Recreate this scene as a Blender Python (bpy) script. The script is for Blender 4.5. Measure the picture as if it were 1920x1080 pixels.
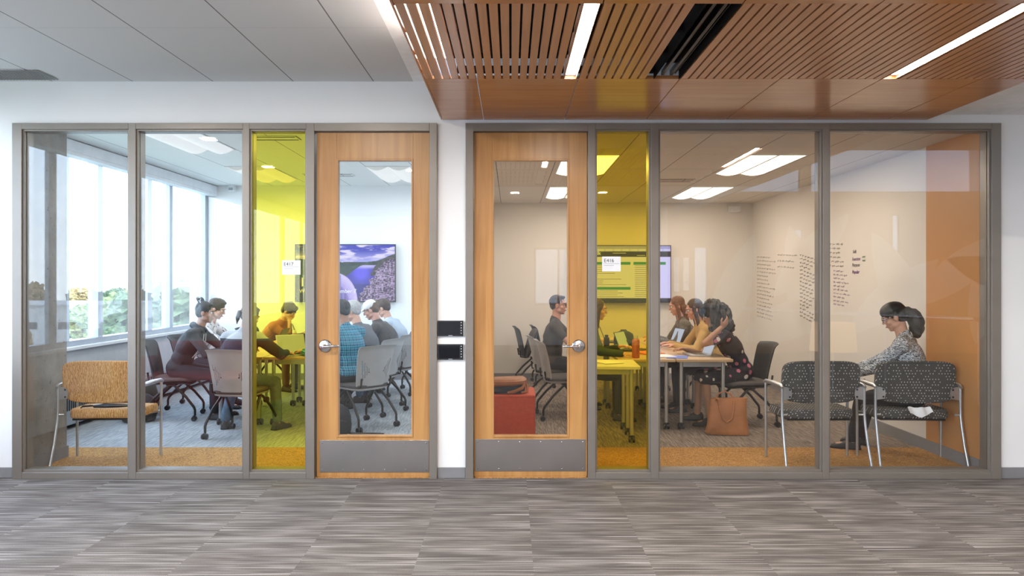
import bpy, bmesh, math, random
from mathutils import Vector, Matrix, Euler, noise as mnoise
random.seed(7)
S = bpy.context.scene
for o in list(bpy.data.objects): bpy.data.objects.remove(o)
COL = S.collection
R = math.radians
# ---------------------------------------------------------------- camera, view
FPX = 1392.0; D0 = 5.8; EYE = 1.54; VX = 958.0; VY = 527.0
cam_d = bpy.data.cameras.new('camera'); cam = bpy.data.objects.new('camera', cam_d); COL.objects.link(cam)
cam.location = (0, -D0, EYE); cam.rotation_euler = (R(90), 0, 0)
cam_d.sensor_width = 36; cam_d.lens = FPX/1920*36
cam_d.shift_x = (960-VX)/1920; cam_d.shift_y = -(540-VY)/1920
cam_d.clip_start = .05; cam_d.clip_end = 900
S.camera = cam
S.view_settings.view_transform = 'Standard'; S.view_settings.look = 'None'
S.view_settings.exposure = -0.08; S.view_settings.gamma = 1; S.view_settings.use_curve_mapping = False
S.cycles.use_denoising = True
S.cycles.max_bounces = 10; S.cycles.diffuse_bounces = 5; S.cycles.glossy_bounces = 4
S.cycles.transmission_bounces = 6; S.cycles.transparent_max_bounces = 24
S.cycles.sample_clamp_indirect = 6; S.cycles.caustics_reflective = False; S.cycles.caustics_refractive = False
S.cycles.use_adaptive_sampling = True
# ---------------------------------------------------------------- world
W = bpy.data.worlds.new('sky'); S.world = W; W.use_nodes = True
nt = W.node_tree; nt.nodes.clear()
wo = nt.nodes.new('ShaderNodeOutputWorld'); bg = nt.nodes.new('ShaderNodeBackground')
tc = nt.nodes.new('ShaderNodeTexCoord'); sx = nt.nodes.new('ShaderNodeSeparateXYZ'); rp = nt.nodes.new('ShaderNodeValToRGB')
nt.links.new(tc.outputs['Generated'], sx.inputs[0]); nt.links.new(sx.outputs['Z'], rp.inputs[0])
rp.color_ramp.elements[0].position = 0.0; rp.color_ramp.elements[0].color = (.80, .89, 1, 1)
rp.color_ramp.elements[1].position = .8; rp.color_ramp.elements[1].color = (.50, .67, .95, 1)
e = rp.color_ramp.elements.new(.25); e.color = (.56, .74, 1, 1)
bg.inputs[1].default_value = 11.0
nt.links.new(rp.outputs[0], bg.inputs[0]); nt.links.new(bg.outputs[0], wo.inputs[0])
def lamp_area(name, loc, size, power, col=(1,1,1), rot=(0,0,0), portal=False, parent=None, spread=180):
    l = bpy.data.lights.new(name, 'AREA'); l.shape = 'RECTANGLE'; l.size, l.size_y = size; l.energy = power; l.color = col; l.spread = R(spread)
    o = bpy.data.objects.new(name, l); COL.objects.link(o); o.location = loc; o.rotation_euler = rot
    if portal: l.cycles.is_portal = True
    if parent: o.parent = parent
    return o
# portals at the real windows
lamp_area('window_portal', (-4.86, 2.9, 1.9), (2.1, 5.8), 1, rot=(0, R(-90), 0), portal=True)
lamp_area('window_portal', (-4.86, -5.2, 1.9), (2.1, 9.6), 1, rot=(0, R(-90), 0), portal=True)
# sun on the town outside (it does not reach the windows on this side)
sun_d = bpy.data.lights.new('sun', 'SUN'); sun_d.energy = 7; sun_d.angle = R(2); sun_d.color = (1, .93, .82)
sun = bpy.data.objects.new('sun', sun_d); COL.objects.link(sun); sun.rotation_euler = Vector((-.62, .35, -.7)).to_track_quat('-Z', 'Y').to_euler()
WARM = (1, .80, .60); NEUT = (1, .93, .86)
def P(px, py, Y):          # pixel of the photograph + depth behind the glass wall -> point in the place (used only to work out sizes)
    d = (D0+Y)/FPX
    return ((px-VX)*d, Y, EYE-(py-VY)*d)
def X(px, Y=0): return (px-VX)*(D0+Y)/FPX
def Z(py, Y=0): return EYE-(py-VY)*(D0+Y)/FPX

# ---------------------------------------------------------------- materials
def N(nt, t, **kw):
    n = nt.nodes.new('ShaderNode'+t)
    for k, v in kw.items(): setattr(n, k, v)
    return n
def newmat(name):
    m = bpy.data.materials.new(name); m.use_nodes = True; nt = m.node_tree; nt.nodes.clear()
    out = N(nt, 'OutputMaterial'); b = N(nt, 'BsdfPrincipled'); nt.links.new(b.outputs[0], out.inputs[0])
    return m, nt, b, out
def coords(nt, scale=(1,1,1), rot=(0,0,0), kind='Object'):
    t = N(nt, 'TexCoord'); mp = N(nt, 'Mapping'); mp.inputs['Scale'].default_value = scale; mp.inputs['Rotation'].default_value = rot
    nt.links.new(t.outputs[kind], mp.inputs[0]); return mp.outputs[0]
def ramp(nt, fac, stops, interp='LINEAR'):
    r = N(nt, 'ValToRGB'); cr = r.color_ramp; cr.interpolation = interp
    cr.elements[0].position, cr.elements[0].color = stops[0][0], (*stops[0][1], 1)
    cr.elements[1].position, cr.elements[1].color = stops[-1][0], (*stops[-1][1], 1)
    for p, c in stops[1:-1]:
        e = cr.elements.new(p); e.color = (*c, 1)
    nt.links.new(fac, r.inputs[0]); return r.outputs[0]
def noise(nt, vec, scale, detail=3, rough=.5, dist=0):
    n = N(nt, 'TexNoise'); n.inputs['Scale'].default_value = scale; n.inputs['Detail'].default_value = detail
    n.inputs['Roughness'].default_value = rough; n.inputs['Distortion'].default_value = dist
    nt.links.new(vec, n.inputs['Vector']); return n.outputs['Fac']
def math_(nt, op, a, b=None, c=None):
    n = N(nt, 'Math', operation=op)
    for i, v in enumerate((a, b, c)):
        if v is None: continue
        if isinstance(v, (int, float)): n.inputs[i].default_value = v
        else: nt.links.new(v, n.inputs[i])
    return n.outputs[0]
def mixc(nt, fac, a, b, blend='MIX'):
    n = N(nt, 'Mix', data_type='RGBA', blend_type=blend)
    for i, v in ((0, fac), (6, a), (7, b)):
        if isinstance(v, (int, float)): n.inputs[i].default_value = v
        elif isinstance(v, tuple): n.inputs[i].default_value = (*v, 1)
        else: nt.links.new(v, n.inputs[i])
    return n.outputs[2]
def bump(nt, b, h, strength=.3, dist=.01):
    n = N(nt, 'Bump'); n.inputs['Strength'].default_value = strength; n.inputs['Distance'].default_value = dist
    nt.links.new(h, n.inputs['Height']); nt.links.new(n.outputs[0], b.inputs['Normal'])
def M(name, col, rough=.6, metal=0, spec=.5, var=None, bmp=None, coat=0, sheen=0):
    m, nt, b, out = newmat(name)
    b.inputs['Base Color'].default_value = (*col, 1); b.inputs['Roughness'].default_value = rough
    b.inputs['Metallic'].default_value = metal; b.inputs['Specular IOR Level'].default_value = spec
    b.inputs['Coat Weight'].default_value = coat; b.inputs['Sheen Weight'].default_value = sheen
    v = coords(nt)
    sc, am = var or (9, .05)
    f = noise(nt, v, sc, 3)
    lo = tuple(max(0, c*(1-am)) for c in col); hi = tuple(min(1, c*(1+am)) for c in col)
    nt.links.new(ramp(nt, f, [(.3, lo), (.7, hi)]), b.inputs['Base Color'])
    if bmp: bump(nt, b, noise(nt, v, bmp[0], 3), bmp[1], .004)
    return m
def emit(name, col, st):
    m, nt, b, out = newmat(name); b.inputs['Base Color'].default_value = (.02,.02,.02,1)
    b.inputs['Emission Color'].default_value = (*col, 1); b.inputs['Emission Strength'].default_value = st; return m
def glass(name, tint=(.985, .99, .985), f0=.043):
    m, nt, b, out = newmat(name); nt.nodes.remove(b)
    tr = N(nt, 'BsdfTransparent'); tr.inputs[0].default_value = (*tint, 1)
    gl = N(nt, 'BsdfGlossy'); gl.inputs['Roughness'].default_value = 0.0; gl.inputs[0].default_value = (1, 1, 1, 1)
    lw = N(nt, 'LayerWeight'); lw.inputs[0].default_value = .5
    p = math_(nt, 'POWER', lw.outputs['Facing'], 4.0); f = math_(nt, 'MULTIPLY_ADD', p, 1-f0, f0)
    mx = N(nt, 'MixShader'); nt.links.new(f, mx.inputs[0]); nt.links.new(tr.outputs[0], mx.inputs[1]); nt.links.new(gl.outputs[0], mx.inputs[2])
    nt.links.new(mx.outputs[0], out.inputs[0]); return m
def wood(name, c1, c2, axis='Z', rough=.35, scale=1.0, spec=.5, coat=0.0):
    m, nt, b, out = newmat(name)
    sc = {'X': (1.2, 22, 22), 'Y': (22, 1.2, 22), 'Z': (22, 22, 1.2)}[axis]
    v = coords(nt, tuple(s*scale for s in sc))
    f = noise(nt, v, 1.6, 5, .6, .8); v2 = coords(nt); g = noise(nt, v2, 2.2, 2)
    f = math_(nt, 'ADD', math_(nt, 'MULTIPLY', f, .7), math_(nt, 'MULTIPLY', g, .3))
    nt.links.new(ramp(nt, f, [(.35, c1), (.62, c2)]), b.inputs['Base Color'])
    b.inputs['Roughness'].default_value = rough; b.inputs['Specular IOR Level'].default_value = spec; b.inputs['Coat Weight'].default_value = coat
    return m
m_wall = M('wall_paint', (.87, .87, .87), .75, var=(1.5, .015))
m_wall_l = M('wall_paint_pale', (.86, .87, .88), .75, var=(1.5, .015))
m_wall_r = M('wall_paint_warm', (.74, .71, .67), .6, var=(1.5, .02))
m_gyp = M('gypsum_white', (.88, .88, .87), .8)
m_frame = M('bronze_aluminium', (.255, .225, .195), .38, .35, var=(4, .05))
m_base = M('rubber_base_grey', (.235, .23, .235), .55)
m_alum = M('window_aluminium', (.45, .50, .56), .4, .3)
m_sill = M('sill_white', (.72, .76, .80), .5)
m_steel = M('brushed_steel', (.55, .52, .50), .30, 1.0, var=(3, .06))
m_chrome = M('satin_chrome', (.62, .63, .66), .18, 1.0)
m_tube = M('silver_tube', (.55, .57, .60), .33, .85)
m_black = M('black_plastic', (.012, .012, .014), .35)
m_dark = M('dark_void', (.006, .005, .005), .9, spec=.1)
m_gloss = M('black_screen_glass', (.008, .008, .011), .06)
m_white = M('white_plastic', (.75, .76, .78), .45)
m_paper = M('white_paper', (.80, .81, .84), .7)
m_orange = M('orange_wall_panel', (.55, .26, .085), .42, var=(1.2, .06))
m_door = wood('maple_door', (.40, .185, .055), (.56, .29, .10), 'Z', .33, .45)
m_canopy = wood('cherry_panel', (.44, .175, .058), (.54, .235, .088), 'X', .2, .6, .6)
m_slat = wood('cherry_slat', (.48, .215, .092), (.60, .29, .135), 'Y', .30, .6, .6)
m_table = wood('maple_laminate', (.50, .34, .19), (.62, .45, .28), 'X', .35, .5)
m_tabw = M('white_laminate', (.74, .73, .70), .35)
m_glass = glass('clear_glass')
m_yellow = glass('yellow_glass', (.985, .905, .31), .04)
m_winglass = glass('window_glass', (.96, .98, .985), .03)
m_tint = glass('sky_dimming_glass', (.42, .46, .50), .05)  # tint added to dim the sky reflected through the hall windows
m_skin = M('skin_light', (.60, .34, .24), .55, var=(14, .08))
m_skin2 = M('skin_tan', (.40, .21, .135), .55, var=(14, .08))
m_skin3 = M('skin_rosy', (.58, .30, .22), .55, var=(14, .08))

def ceiling_mat(name, col, x0, px_, y0, py_, w=.004):
    m, nt, b, out = newmat(name)
    t = N(nt, 'TexCoord'); s = N(nt, 'SeparateXYZ'); nt.links.new(t.outputs['Object'], s.inputs[0])
    def line(v, o, p, w):
        a = math_(nt, 'DIVIDE', math_(nt, 'SUBTRACT', v, o), p); a = math_(nt, 'FRACT', math_(nt, 'ADD', a, 100.5))
        a = math_(nt, 'ABSOLUTE', math_(nt, 'SUBTRACT', a, .5)); return math_(nt, 'LESS_THAN', a, w/p)
    l1 = line(s.outputs[0], x0, px_, w); l2 = math_(nt, 'MULTIPLY', line(s.outputs[1], y0, py_, w*.6), .25)
    f = math_(nt, 'MAXIMUM', math_(nt, 'MULTIPLY', l1, .85), l2)
    n = noise(nt, t.outputs['Object'], 220, 2); c0 = ramp(nt, n, [(.3, tuple(c*.97 for c in col)), (.7, col)])
    nt.links.new(mixc(nt, f, c0, (.10, .10, .10)), b.inputs['Base Color']); b.inputs['Roughness'].default_value = .9; b.inputs['Specular IOR Level'].default_value = .1
    return m
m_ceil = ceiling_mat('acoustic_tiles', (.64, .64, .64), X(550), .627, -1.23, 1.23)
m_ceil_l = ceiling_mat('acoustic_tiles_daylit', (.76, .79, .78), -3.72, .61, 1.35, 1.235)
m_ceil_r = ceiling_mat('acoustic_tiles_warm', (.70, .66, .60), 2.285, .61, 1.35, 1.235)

def carpet_corridor():
    m, nt, b, out = newmat('streaked_carpet_tile')
    t = N(nt, 'TexCoord'); s = N(nt, 'SeparateXYZ'); nt.links.new(t.outputs['Object'], s.inputs[0])
    ix = math_(nt, 'FLOOR', math_(nt, 'DIVIDE', math_(nt, 'SUBTRACT', s.outputs[0], .12), .64))
    odd = math_(nt, 'MULTIPLY', math_(nt, 'MODULO', math_(nt, 'ADD', ix, 200), 2), .5)
    iy = math_(nt, 'FLOOR', math_(nt, 'ADD', math_(nt, 'DIVIDE', s.outputs[1], .64), odd))
    cv = N(nt, 'CombineXYZ'); nt.links.new(ix, cv.inputs[0]); nt.links.new(iy, cv.inputs[1])
    wn = N(nt, 'TexWhiteNoise', noise_dimensions='3D'); nt.links.new(cv.outputs[0], wn.inputs[0])
    off = N(nt, 'VectorMath', operation='SCALE'); nt.links.new(wn.outputs['Color'], off.inputs[0]); off.inputs['Scale'].default_value = 40
    ad = N(nt, 'VectorMath', operation='ADD'); nt.links.new(t.outputs['Object'], ad.inputs[0]); nt.links.new(off.outputs[0], ad.inputs[1])
    def streak(sx_, sy_, det=2, rough=.55):
        mp = N(nt, 'Mapping'); mp.inputs['Scale'].default_value = (sx_, sy_, 0); nt.links.new(ad.outputs[0], mp.inputs[0]); return noise(nt, mp.outputs[0], 1, det, .55)
    def streak2(sx_, sy_, det=2, rough=.55):
        mp = N(nt, 'Mapping'); mp.inputs['Scale'].default_value = (sx_, sy_, 0); nt.links.new(t.outputs['Object'], mp.inputs[0]); return noise(nt, mp.outputs[0], 1, det, rough)
    patch = streak(2.4, 9, 2); fine = streak(2.6, 130, 1); fine2 = streak2(2.2, 170, 1); thin = streak(1.1, 78, 0)
    pile = noise(nt, t.outputs['Object'], 260, 2)
    f = math_(nt, 'ADD', math_(nt, 'MULTIPLY_ADD', patch, .62, .19), math_(nt, 'MULTIPLY', math_(nt, 'SUBTRACT', fine, .5), .62)); f = math_(nt, 'ADD', f, math_(nt, 'MULTIPLY', math_(nt, 'SUBTRACT', fine2, .5), .5))
    c = ramp(nt, f, [(.26, (.082, .072, .066)), (.44, (.130, .116, .107)), (.55, (.168, .152, .142)), (.64, (.240, .221, .208)), (.80, (.29, .27, .255))])
    lite = ramp(nt, thin, [(.66, (0,0,0)), (.70, (1,1,1))]); dk = ramp(nt, thin, [(.27, (1,1,1)), (.32, (0,0,0))])
    c = mixc(nt, math_(nt, 'MULTIPLY', lite, .75), c, (.42, .40, .385)); c = mixc(nt, math_(nt, 'MULTIPLY', dk, .6), c, (.075, .070, .070))
    c = mixc(nt, 1.0, c, ramp(nt, wn.outputs['Value'], [(0, (.97, .97, .98)), (1, (1.06, 1.05, 1.04))]), 'MULTIPLY')
    c = mixc(nt, 1.0, c, ramp(nt, pile, [(.3, (.72, .72, .72)), (.7, (1.22, 1.22, 1.22))]), 'MULTIPLY')
    nt.links.new(c, b.inputs['Base Color']); b.inputs['Roughness'].default_value = .95; b.inputs['Specular IOR Level'].default_value = .15
    bump(nt, b, pile, .5, .004); return m
m_carpet = carpet_corridor()
def carpet_room(name, c1, c2, c3):
    m, nt, b, out = newmat(name)
    t = N(nt, 'TexCoord'); s = N(nt, 'SeparateXYZ'); nt.links.new(t.outputs['Object'], s.inputs[0])
    ck = N(nt, 'TexChecker'); ck.inputs['Scale'].default_value = 1/.61; nt.links.new(t.outputs['Object'], ck.inputs[0])
    a = noise(nt, coords(nt, (70, 5, 0), (0, 0, R(28))), 1, 2); bb = noise(nt, coords(nt, (70, 5, 0), (0, 0, R(-62))), 1, 2)
    f = N(nt, 'Mix', data_type='FLOAT'); nt.links.new(ck.outputs['Fac'], f.inputs[0]); nt.links.new(a, f.inputs[2]); nt.links.new(bb, f.inputs[3])
    g = noise(nt, t.outputs['Object'], 240, 2)
    c = ramp(nt, f.outputs[0], [(.36, c1), (.5, c2), (.64, c3)])
    c = mixc(nt, 1.0, c, ramp(nt, g, [(.3, (.82,)*3), (.7, (1.15,)*3)]), 'MULTIPLY')
    nt.links.new(c, b.inputs['Base Color']); b.inputs['Roughness'].default_value = .95; b.inputs['Specular IOR Level'].default_value = .15
    return m
m_carp_l = carpet_room('carpet_grey_blue', (.26, .275, .29), (.35, .365, .38), (.44, .455, .47))
m_carp_r = carpet_room('carpet_taupe', (.155, .125, .105), (.23, .19, .16), (.31, .265, .23))
def carpet_gold():
    m, nt, b, out = newmat('gold_loop_carpet'); v = coords(nt)
    f = noise(nt, v, 90, 4, .7); g = noise(nt, v, 14, 3)
    c = ramp(nt, f, [(.36, (.17, .075, .02)), (.5, (.44, .22, .055)), (.66, (.62, .36, .12))])
    c = mixc(nt, .5, c, ramp(nt, g, [(.3, (.75,)*3), (.7, (1.2,)*3)]), 'MULTIPLY')
    nt.links.new(c, b.inputs['Base Color']); b.inputs['Roughness'].default_value = .95; bump(nt, b, f, .6, .006); return m
m_gold = carpet_gold()
def concrete():
    m, nt, b, out = newmat('cast_concrete'); v = coords(nt)
    f = noise(nt, v, 5, 6, .6); g = noise(nt, v, 38, 2)
    c = ramp(nt, f, [(.3, (.20, .19, .175)), (.7, (.33, .315, .29))]); h = ramp(nt, g, [(.27, (.35,)*3), (.31, (1,)*3)])
    nt.links.new(mixc(nt, 1.0, c, h, 'MULTIPLY'), b.inputs['Base Color']); b.inputs['Roughness'].default_value = .8; return m
m_conc = concrete()

# ---------------------------------------------------------------- mesh helpers
class MB:
    def __init__(s): s.v = []; s.f = []; s.mi = []; s.m = 0
    def face(s, idx): s.f.append(tuple(idx)); s.mi.append(s.m)
    def quad(s, *p):
        n = len(s.v); s.v += [tuple(q) for q in p]; s.face(range(n, n+len(p))); return s
    def box(s, x0, x1, y0, y1, z0, z1, mat=None):
        x0, x1 = sorted((x0, x1)); y0, y1 = sorted((y0, y1)); z0, z1 = sorted((z0, z1))
        n = len(s.v); c = [(x, y, z) for z in (z0, z1) for y in (y0, y1) for x in (x0, x1)]
        if mat is not None: c = [tuple(mat @ Vector(q)) for q in c]
        s.v += c
        for q in ((0,2,3,1), (4,5,7,6), (0,1,5,4), (2,6,7,3), (0,4,6,2), (1,3,7,5)): s.face([n+i for i in q])
        return s
    def rings(s, rings, caps=(True, True), closed=True):
        n0 = len(s.v); k = len(rings[0])
        for r in rings: s.v += [tuple(q) for q in r]
        for i in range(len(rings)-1):
            for j in range(k if closed else k-1):
                a = n0+i*k+j; b_ = n0+i*k+(j+1) % k; s.face((a, b_, b_+k, a+k))
        if caps[0]: s.face([n0+j for j in range(k)][::-1])
        if caps[1]: s.face([n0+(len(rings)-1)*k+j for j in range(k)])
        return s
    def tube(s, pts, r, n=10, caps=True):
        pts = [Vector(p) for p in pts]; rr = r if isinstance(r, (list, tuple)) else [r]*len(pts)
        t0 = (pts[1]-pts[0]).normalized(); up = Vector((0, 0, 1)) if abs(t0.z) < .9 else Vector((1, 0, 0))
        u = t0.cross(up).normalized(); rings = []
        for i, p in enumerate(pts):
            t = ((pts[min(i+1, len(pts)-1)]-pts[max(i-1, 0)])).normalized()
            u = (u-t*u.dot(t)).normalized(); w = t.cross(u)
            rings.append([p+(u*math.cos(a)+w*math.sin(a))*rr[i] for a in (2*math.pi*j/n for j in range(n))])
        return s.rings(rings, (caps, caps))
    def lathe(s, prof, c=(0,0,0), n=20, axis='Z'):
        rings = []
        for r, z in prof:
            ring = []
            for j in range(n):
                a = 2*math.pi*j/n; x, y = r*math.cos(a), r*math.sin(a)
                q = {'Z': (x, y, z), 'Y': (x, z, -y), 'X': (z, x, y)}[axis]
                ring.append((c[0]+q[0], c[1]+q[1], c[2]+q[2]))
            rings.append(ring)
        return s.rings(rings)
    def prism(s, poly, a0, a1, plane='XZ'):
        f = {'XZ': lambda p, a: (p[0], a, p[1]), 'XY': lambda p, a: (p[0], p[1], a), 'YZ': lambda p, a: (a, p[0], p[1])}[plane]
        return s.rings([[f(p, a0) for p in poly], [f(p, a1) for p in poly]])
    def ell(s, c, r, mat=None, n=14, m_=9):
        c = Vector(c); rings = []
        for i in range(m_+1):
            th = math.pi*(i+.0)/m_; th = min(max(th, .02), math.pi-.02)
            rings.append([c+((mat @ Vector((r[0]*math.sin(th)*math.cos(a), r[1]*math.sin(th)*math.sin(a), r[2]*math.cos(th)))) if mat else Vector((r[0]*math.sin(th)*math.cos(a), r[1]*math.sin(th)*math.sin(a), r[2]*math.cos(th)))) for a in (2*math.pi*j/n for j in range(n))])
        return s.rings(rings)
    def cap(s, p0, p1, r0, r1, n=12):
        p0 = Vector(p0); p1 = Vector(p1); t = (p1-p0)
        L = t.length
        if L < 1e-5: return s.ell(p0, (r0, r0, r0))
        t /= L; up = Vector((0, 0, 1)) if abs(t.z) < .9 else Vector((1, 0, 0)); u = t.cross(up).normalized(); w = t.cross(u); rings = []
        for k in range(4):
            a = math.pi/2*(1-k/3.0)*.97; rings.append((p0-t*r0*math.sin(a), r0*math.cos(a)))
        for k in range(4):
            a = math.pi/2*(k/3.0)*.97; rings.append((p1+t*r1*math.sin(a), r1*math.cos(a)))
        return s.rings([[c+(u*math.cos(a)+w*math.sin(a))*r for a in (2*math.pi*j/n for j in range(n))] for c, r in rings])
    def grid(s, fn, nu, nv, thick=None):
        n0 = len(s.v)
        P_ = [[Vector(fn(i/nu, j/nv)) for j in range(nv+1)] for i in range(nu+1)]
        k = nv+1
        for row in P_: s.v += [tuple(q) for q in row]
        for i in range(nu):
            for j in range(nv):
                a = n0+i*k+j; s.face((a, a+1, a+1+k, a+k))
        if thick is not None:
            th = thick if callable(thick) else (lambda u, v: Vector(thick)); n1 = len(s.v)
            for i in range(nu+1):
                for j in range(nv+1): s.v.append(tuple(P_[i][j]+th(i/nu, j/nv)))
            for i in range(nu):
                for j in range(nv):
                    a = n1+i*k+j; s.face((a, a+k, a+1+k, a+1))
            for i in range(nu):
                for j in (0, nv):
                    a = n0+i*k+j; b_ = n1+i*k+j; s.face((a, a+k, b_+k, b_) if j == 0 else (a, b_, b_+k, a+k))
            for j in range(nv):
                for i in (0, nu):
                    a = n0+i*k+j; b_ = n1+i*k+j; s.face((a, b_, b_+1, a+1) if i == 0 else (a, a+1, b_+1, b_))
        return s
    def build(s, name, mat, parent=None, bevel=0, smooth=False, seg=2, sub=0):
        me = bpy.data.meshes.new(name); me.from_pydata(s.v, [], s.f)
        mats = mat if isinstance(mat, (list, tuple)) else [mat]
        for q in mats: me.materials.append(q)
        for p, i in zip(me.polygons, s.mi): p.material_index = i
        bm = bmesh.new(); bm.from_mesh(me); bmesh.ops.recalc_face_normals(bm, faces=bm.faces)
        if bevel:
            ed = [e for e in bm.edges if len(e.link_faces) == 2 and e.calc_face_angle(0) > .6]
            bmesh.ops.bevel(bm, geom=ed, offset=bevel, segments=seg, profile=.5, affect='EDGES', clamp_overlap=True)
        bm.to_mesh(me); bm.free()
        if smooth:
            for p in me.polygons: p.use_smooth = True
            try: me.set_sharp_from_angle(angle=R(38))
            except Exception: pass
        o = bpy.data.objects.new(name, me); COL.objects.link(o)
        if parent: o.parent = parent
        if sub:
            md = o.modifiers.new('sub', 'SUBSURF'); md.levels = sub; md.render_levels = sub
        return o
def tag(o, label=None, cat=None, group=None, kind=None):
    for k, v in (('label', label), ('category', cat), ('group', group), ('kind', kind)):
        if v: o[k] = v
    return o
def empty(name, loc=(0,0,0), rz=0, label=None, cat=None, group=None, kind=None):
    o = bpy.data.objects.new(name, None); o.empty_display_size = .1; COL.objects.link(o); o.location = loc; o.rotation_euler = (0, 0, R(rz))
    return tag(o, label, cat, group, kind)
def struct(o): o['kind'] = 'structure'; return o
def copy_tree(o, loc=None, rz=None, label=None, parent=None):
    c = o.copy(); COL.objects.link(c)
    if parent: c.parent = parent
    for ch in list(o.children): copy_tree(ch, parent=c)
    if loc is not None: c.location = loc
    if rz is not None: c.rotation_euler = (0, 0, R(rz))
    if label: c['label'] = label
    return c
def text(name, s_, size, loc, rot, mat, parent=None, ext=.0005, align='LEFT', shear=0):
    c = bpy.data.curves.new(name, 'FONT'); c.body = s_; c.size = size; c.extrude = ext; c.align_x = align; c.shear = shear; c.materials.append(mat)
    t = bpy.data.objects.new(name, c); COL.objects.link(t); dg = bpy.context.evaluated_depsgraph_get()
    me = bpy.data.meshes.new_from_object(t.evaluated_get(dg)); bpy.data.objects.remove(t)
    o = bpy.data.objects.new(name, me); COL.objects.link(o); o.location = loc; o.rotation_euler = rot
    if parent: o.parent = parent
    return o
# ================================================================ SETTING
XL = -4.72; XR = 3.78; YB = 5.8; ZL = 3.03; ZR = 2.76; ZC = 3.10; ZCAN = 2.795; ZRS = 2.84
struct(MB().box(-4.95, 11.2, -12, -0.0, -.15, 0).build('floor', m_carpet))
struct(MB().box(-4.95, -.46, .0, YB+.2, -.15, 0).build('floor', m_carp_l))
struct(MB().box(-.46, 4.0, .0, YB+.2, -.15, 0).build('floor', m_carp_r))
g = MB().box(XL, -.575, .0, 1.06, 0, .004).box(-.354, XR, .0, 1.06, 0, .004).build('floor', m_gold); struct(g)
# front wall (white), with the two glazed openings
FXL, FXR = X(27), X(820); GXL, GXR = X(873), X(1873); ZT = Z(232)
wl = MB()
wl.box(-4.95, FXL, .0, .16, 0, 3.3).box(FXR, GXL, .0, .16, 0, 3.3).box(GXR, 11.2, .0, .16, 0, 5.3)
wl.box(FXL, FXR, .0, .16, ZT, 3.3).box(GXL, GXR, .0, .16, ZT, 3.3).box(GXL, 11.2, .0, .16, 3.3, 5.3)
struct(wl.build('wall_front', m_wall))
for a, b_ in ((-4.7, FXL), (FXR+.002, GXL-.002), (GXR, 11.0)):
    struct(MB().box(a, b_, -.008, 0, .004, Z(876)).build('baseboard_front', m_base, bevel=.002))
# dividing wall, back walls, side wall
struct(MB().box(-.575, -.354, .16, YB, 0, 3.3).build('wall_dividing', m_wall_l))
struct(MB().box(XL-.3, -.47, YB, YB+.15, 0, 3.3).build('wall_back', m_wall_l))
struct(MB().box(-.47, XR+.2, YB, YB+.15, 0, 3.3).build('wall_back', m_wall_r))
struct(MB().box(XR, XR+.15, .16, YB, 0, 3.3).build('wall_right', m_wall_r))
struct(MB().box(XR-.012, XR, .17, .94, .105, ZR-.0).build('wall_accent_panel', m_orange, bevel=.001))
for args in ((XL, -.575, YB-.008, YB), (-.354, XR, YB-.008, YB)):
    struct(MB().box(args[0], args[1], args[2], args[3], .0, .10).build('baseboard_back', m_base))
struct(MB().box(XR-.016, XR, .17, YB-.01, .0, .105).build('baseboard_right', m_base))
struct(MB().box(-.354, -.346, .17, YB-.01, .0, .10).build('baseboard_dividing', m_base))
# concrete column at the window end of the glazing
struct(MB().box(-4.8, -3.885, .17, .70, 0, ZL).build('wall_column', m_conc, bevel=.008))
struct(MB().box(-4.7, -3.877, .165, .708, .0, .10).build('baseboard_column', m_base))
# ceilings
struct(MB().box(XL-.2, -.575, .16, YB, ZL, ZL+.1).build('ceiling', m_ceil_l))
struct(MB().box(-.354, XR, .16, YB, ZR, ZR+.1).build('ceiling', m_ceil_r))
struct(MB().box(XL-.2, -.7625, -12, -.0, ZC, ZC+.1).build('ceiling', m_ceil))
struct(MB().box(-.7625, -.60, -12, -.0, ZC, ZC+.1).build('ceiling', m_gyp))
struct(MB().box(-.60, 3.26, -4.03, -.0, 3.28, 3.36).build('ceiling', m_dark))
struct(MB().box(-.60, 3.26, -12, -4.03, ZC, ZC+.1).build('ceiling', m_gyp)); struct(MB().box(-.60, 3.26, -4.05, -4.03, ZC, 3.36).build('trim_5', m_gyp))
struct(MB().box(3.32, 11.2, -1.5, -.0, ZRS, ZRS+.06).build('ceiling', m_gyp))
struct(MB().box(3.26, 3.32, -9, -.0, ZRS, 5.2).build('trim_1', m_gyp))
struct(MB().box(3.32, 11.2, -12, -1.5, 5.2, 5.3).build('ceiling', m_gyp))
struct(MB().box(3.32, 11.2, -1.56, -1.5, ZRS, 5.2).build('trim_2', m_gyp))

# ---------------- wood canopy
can = empty('ceiling', (0, 0, 0), kind='structure')
CX0, CX1 = -.533, 3.23; seams = [-.2125, .417, 1.05, 1.67, 2.304, 2.92]
edges = [CX0]+seams+[CX1]; pan = MB()
strips = [(-1.19, -.022), (-2.58, -2.44), (-4.0, -3.84)]
for y0, y1 in strips:
    for a, b_ in zip(edges, edges[1:]): pan.box(a+.0025, b_-.0025, y0, y1, ZCAN, ZCAN+.022)
pan.box(CX0-.012, CX0-.001, -4.0, -.022, ZCAN+.001, ZCAN+.045).box(CX1+.001, CX1+.012, -4.0, -.022, ZCAN+.001, ZCAN+.045)
pan.build('wood_panel', m_canopy, can, bevel=.0012, seg=1)
sl = MB(); bays = [(strips[i+1][1], strips[i][0]) for i in range(len(strips)-1)]
LIGHTS = [(.332, .402), (2.312, 2.385)]; VENT = (.885, 1.045)
pitch = .0523
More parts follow.
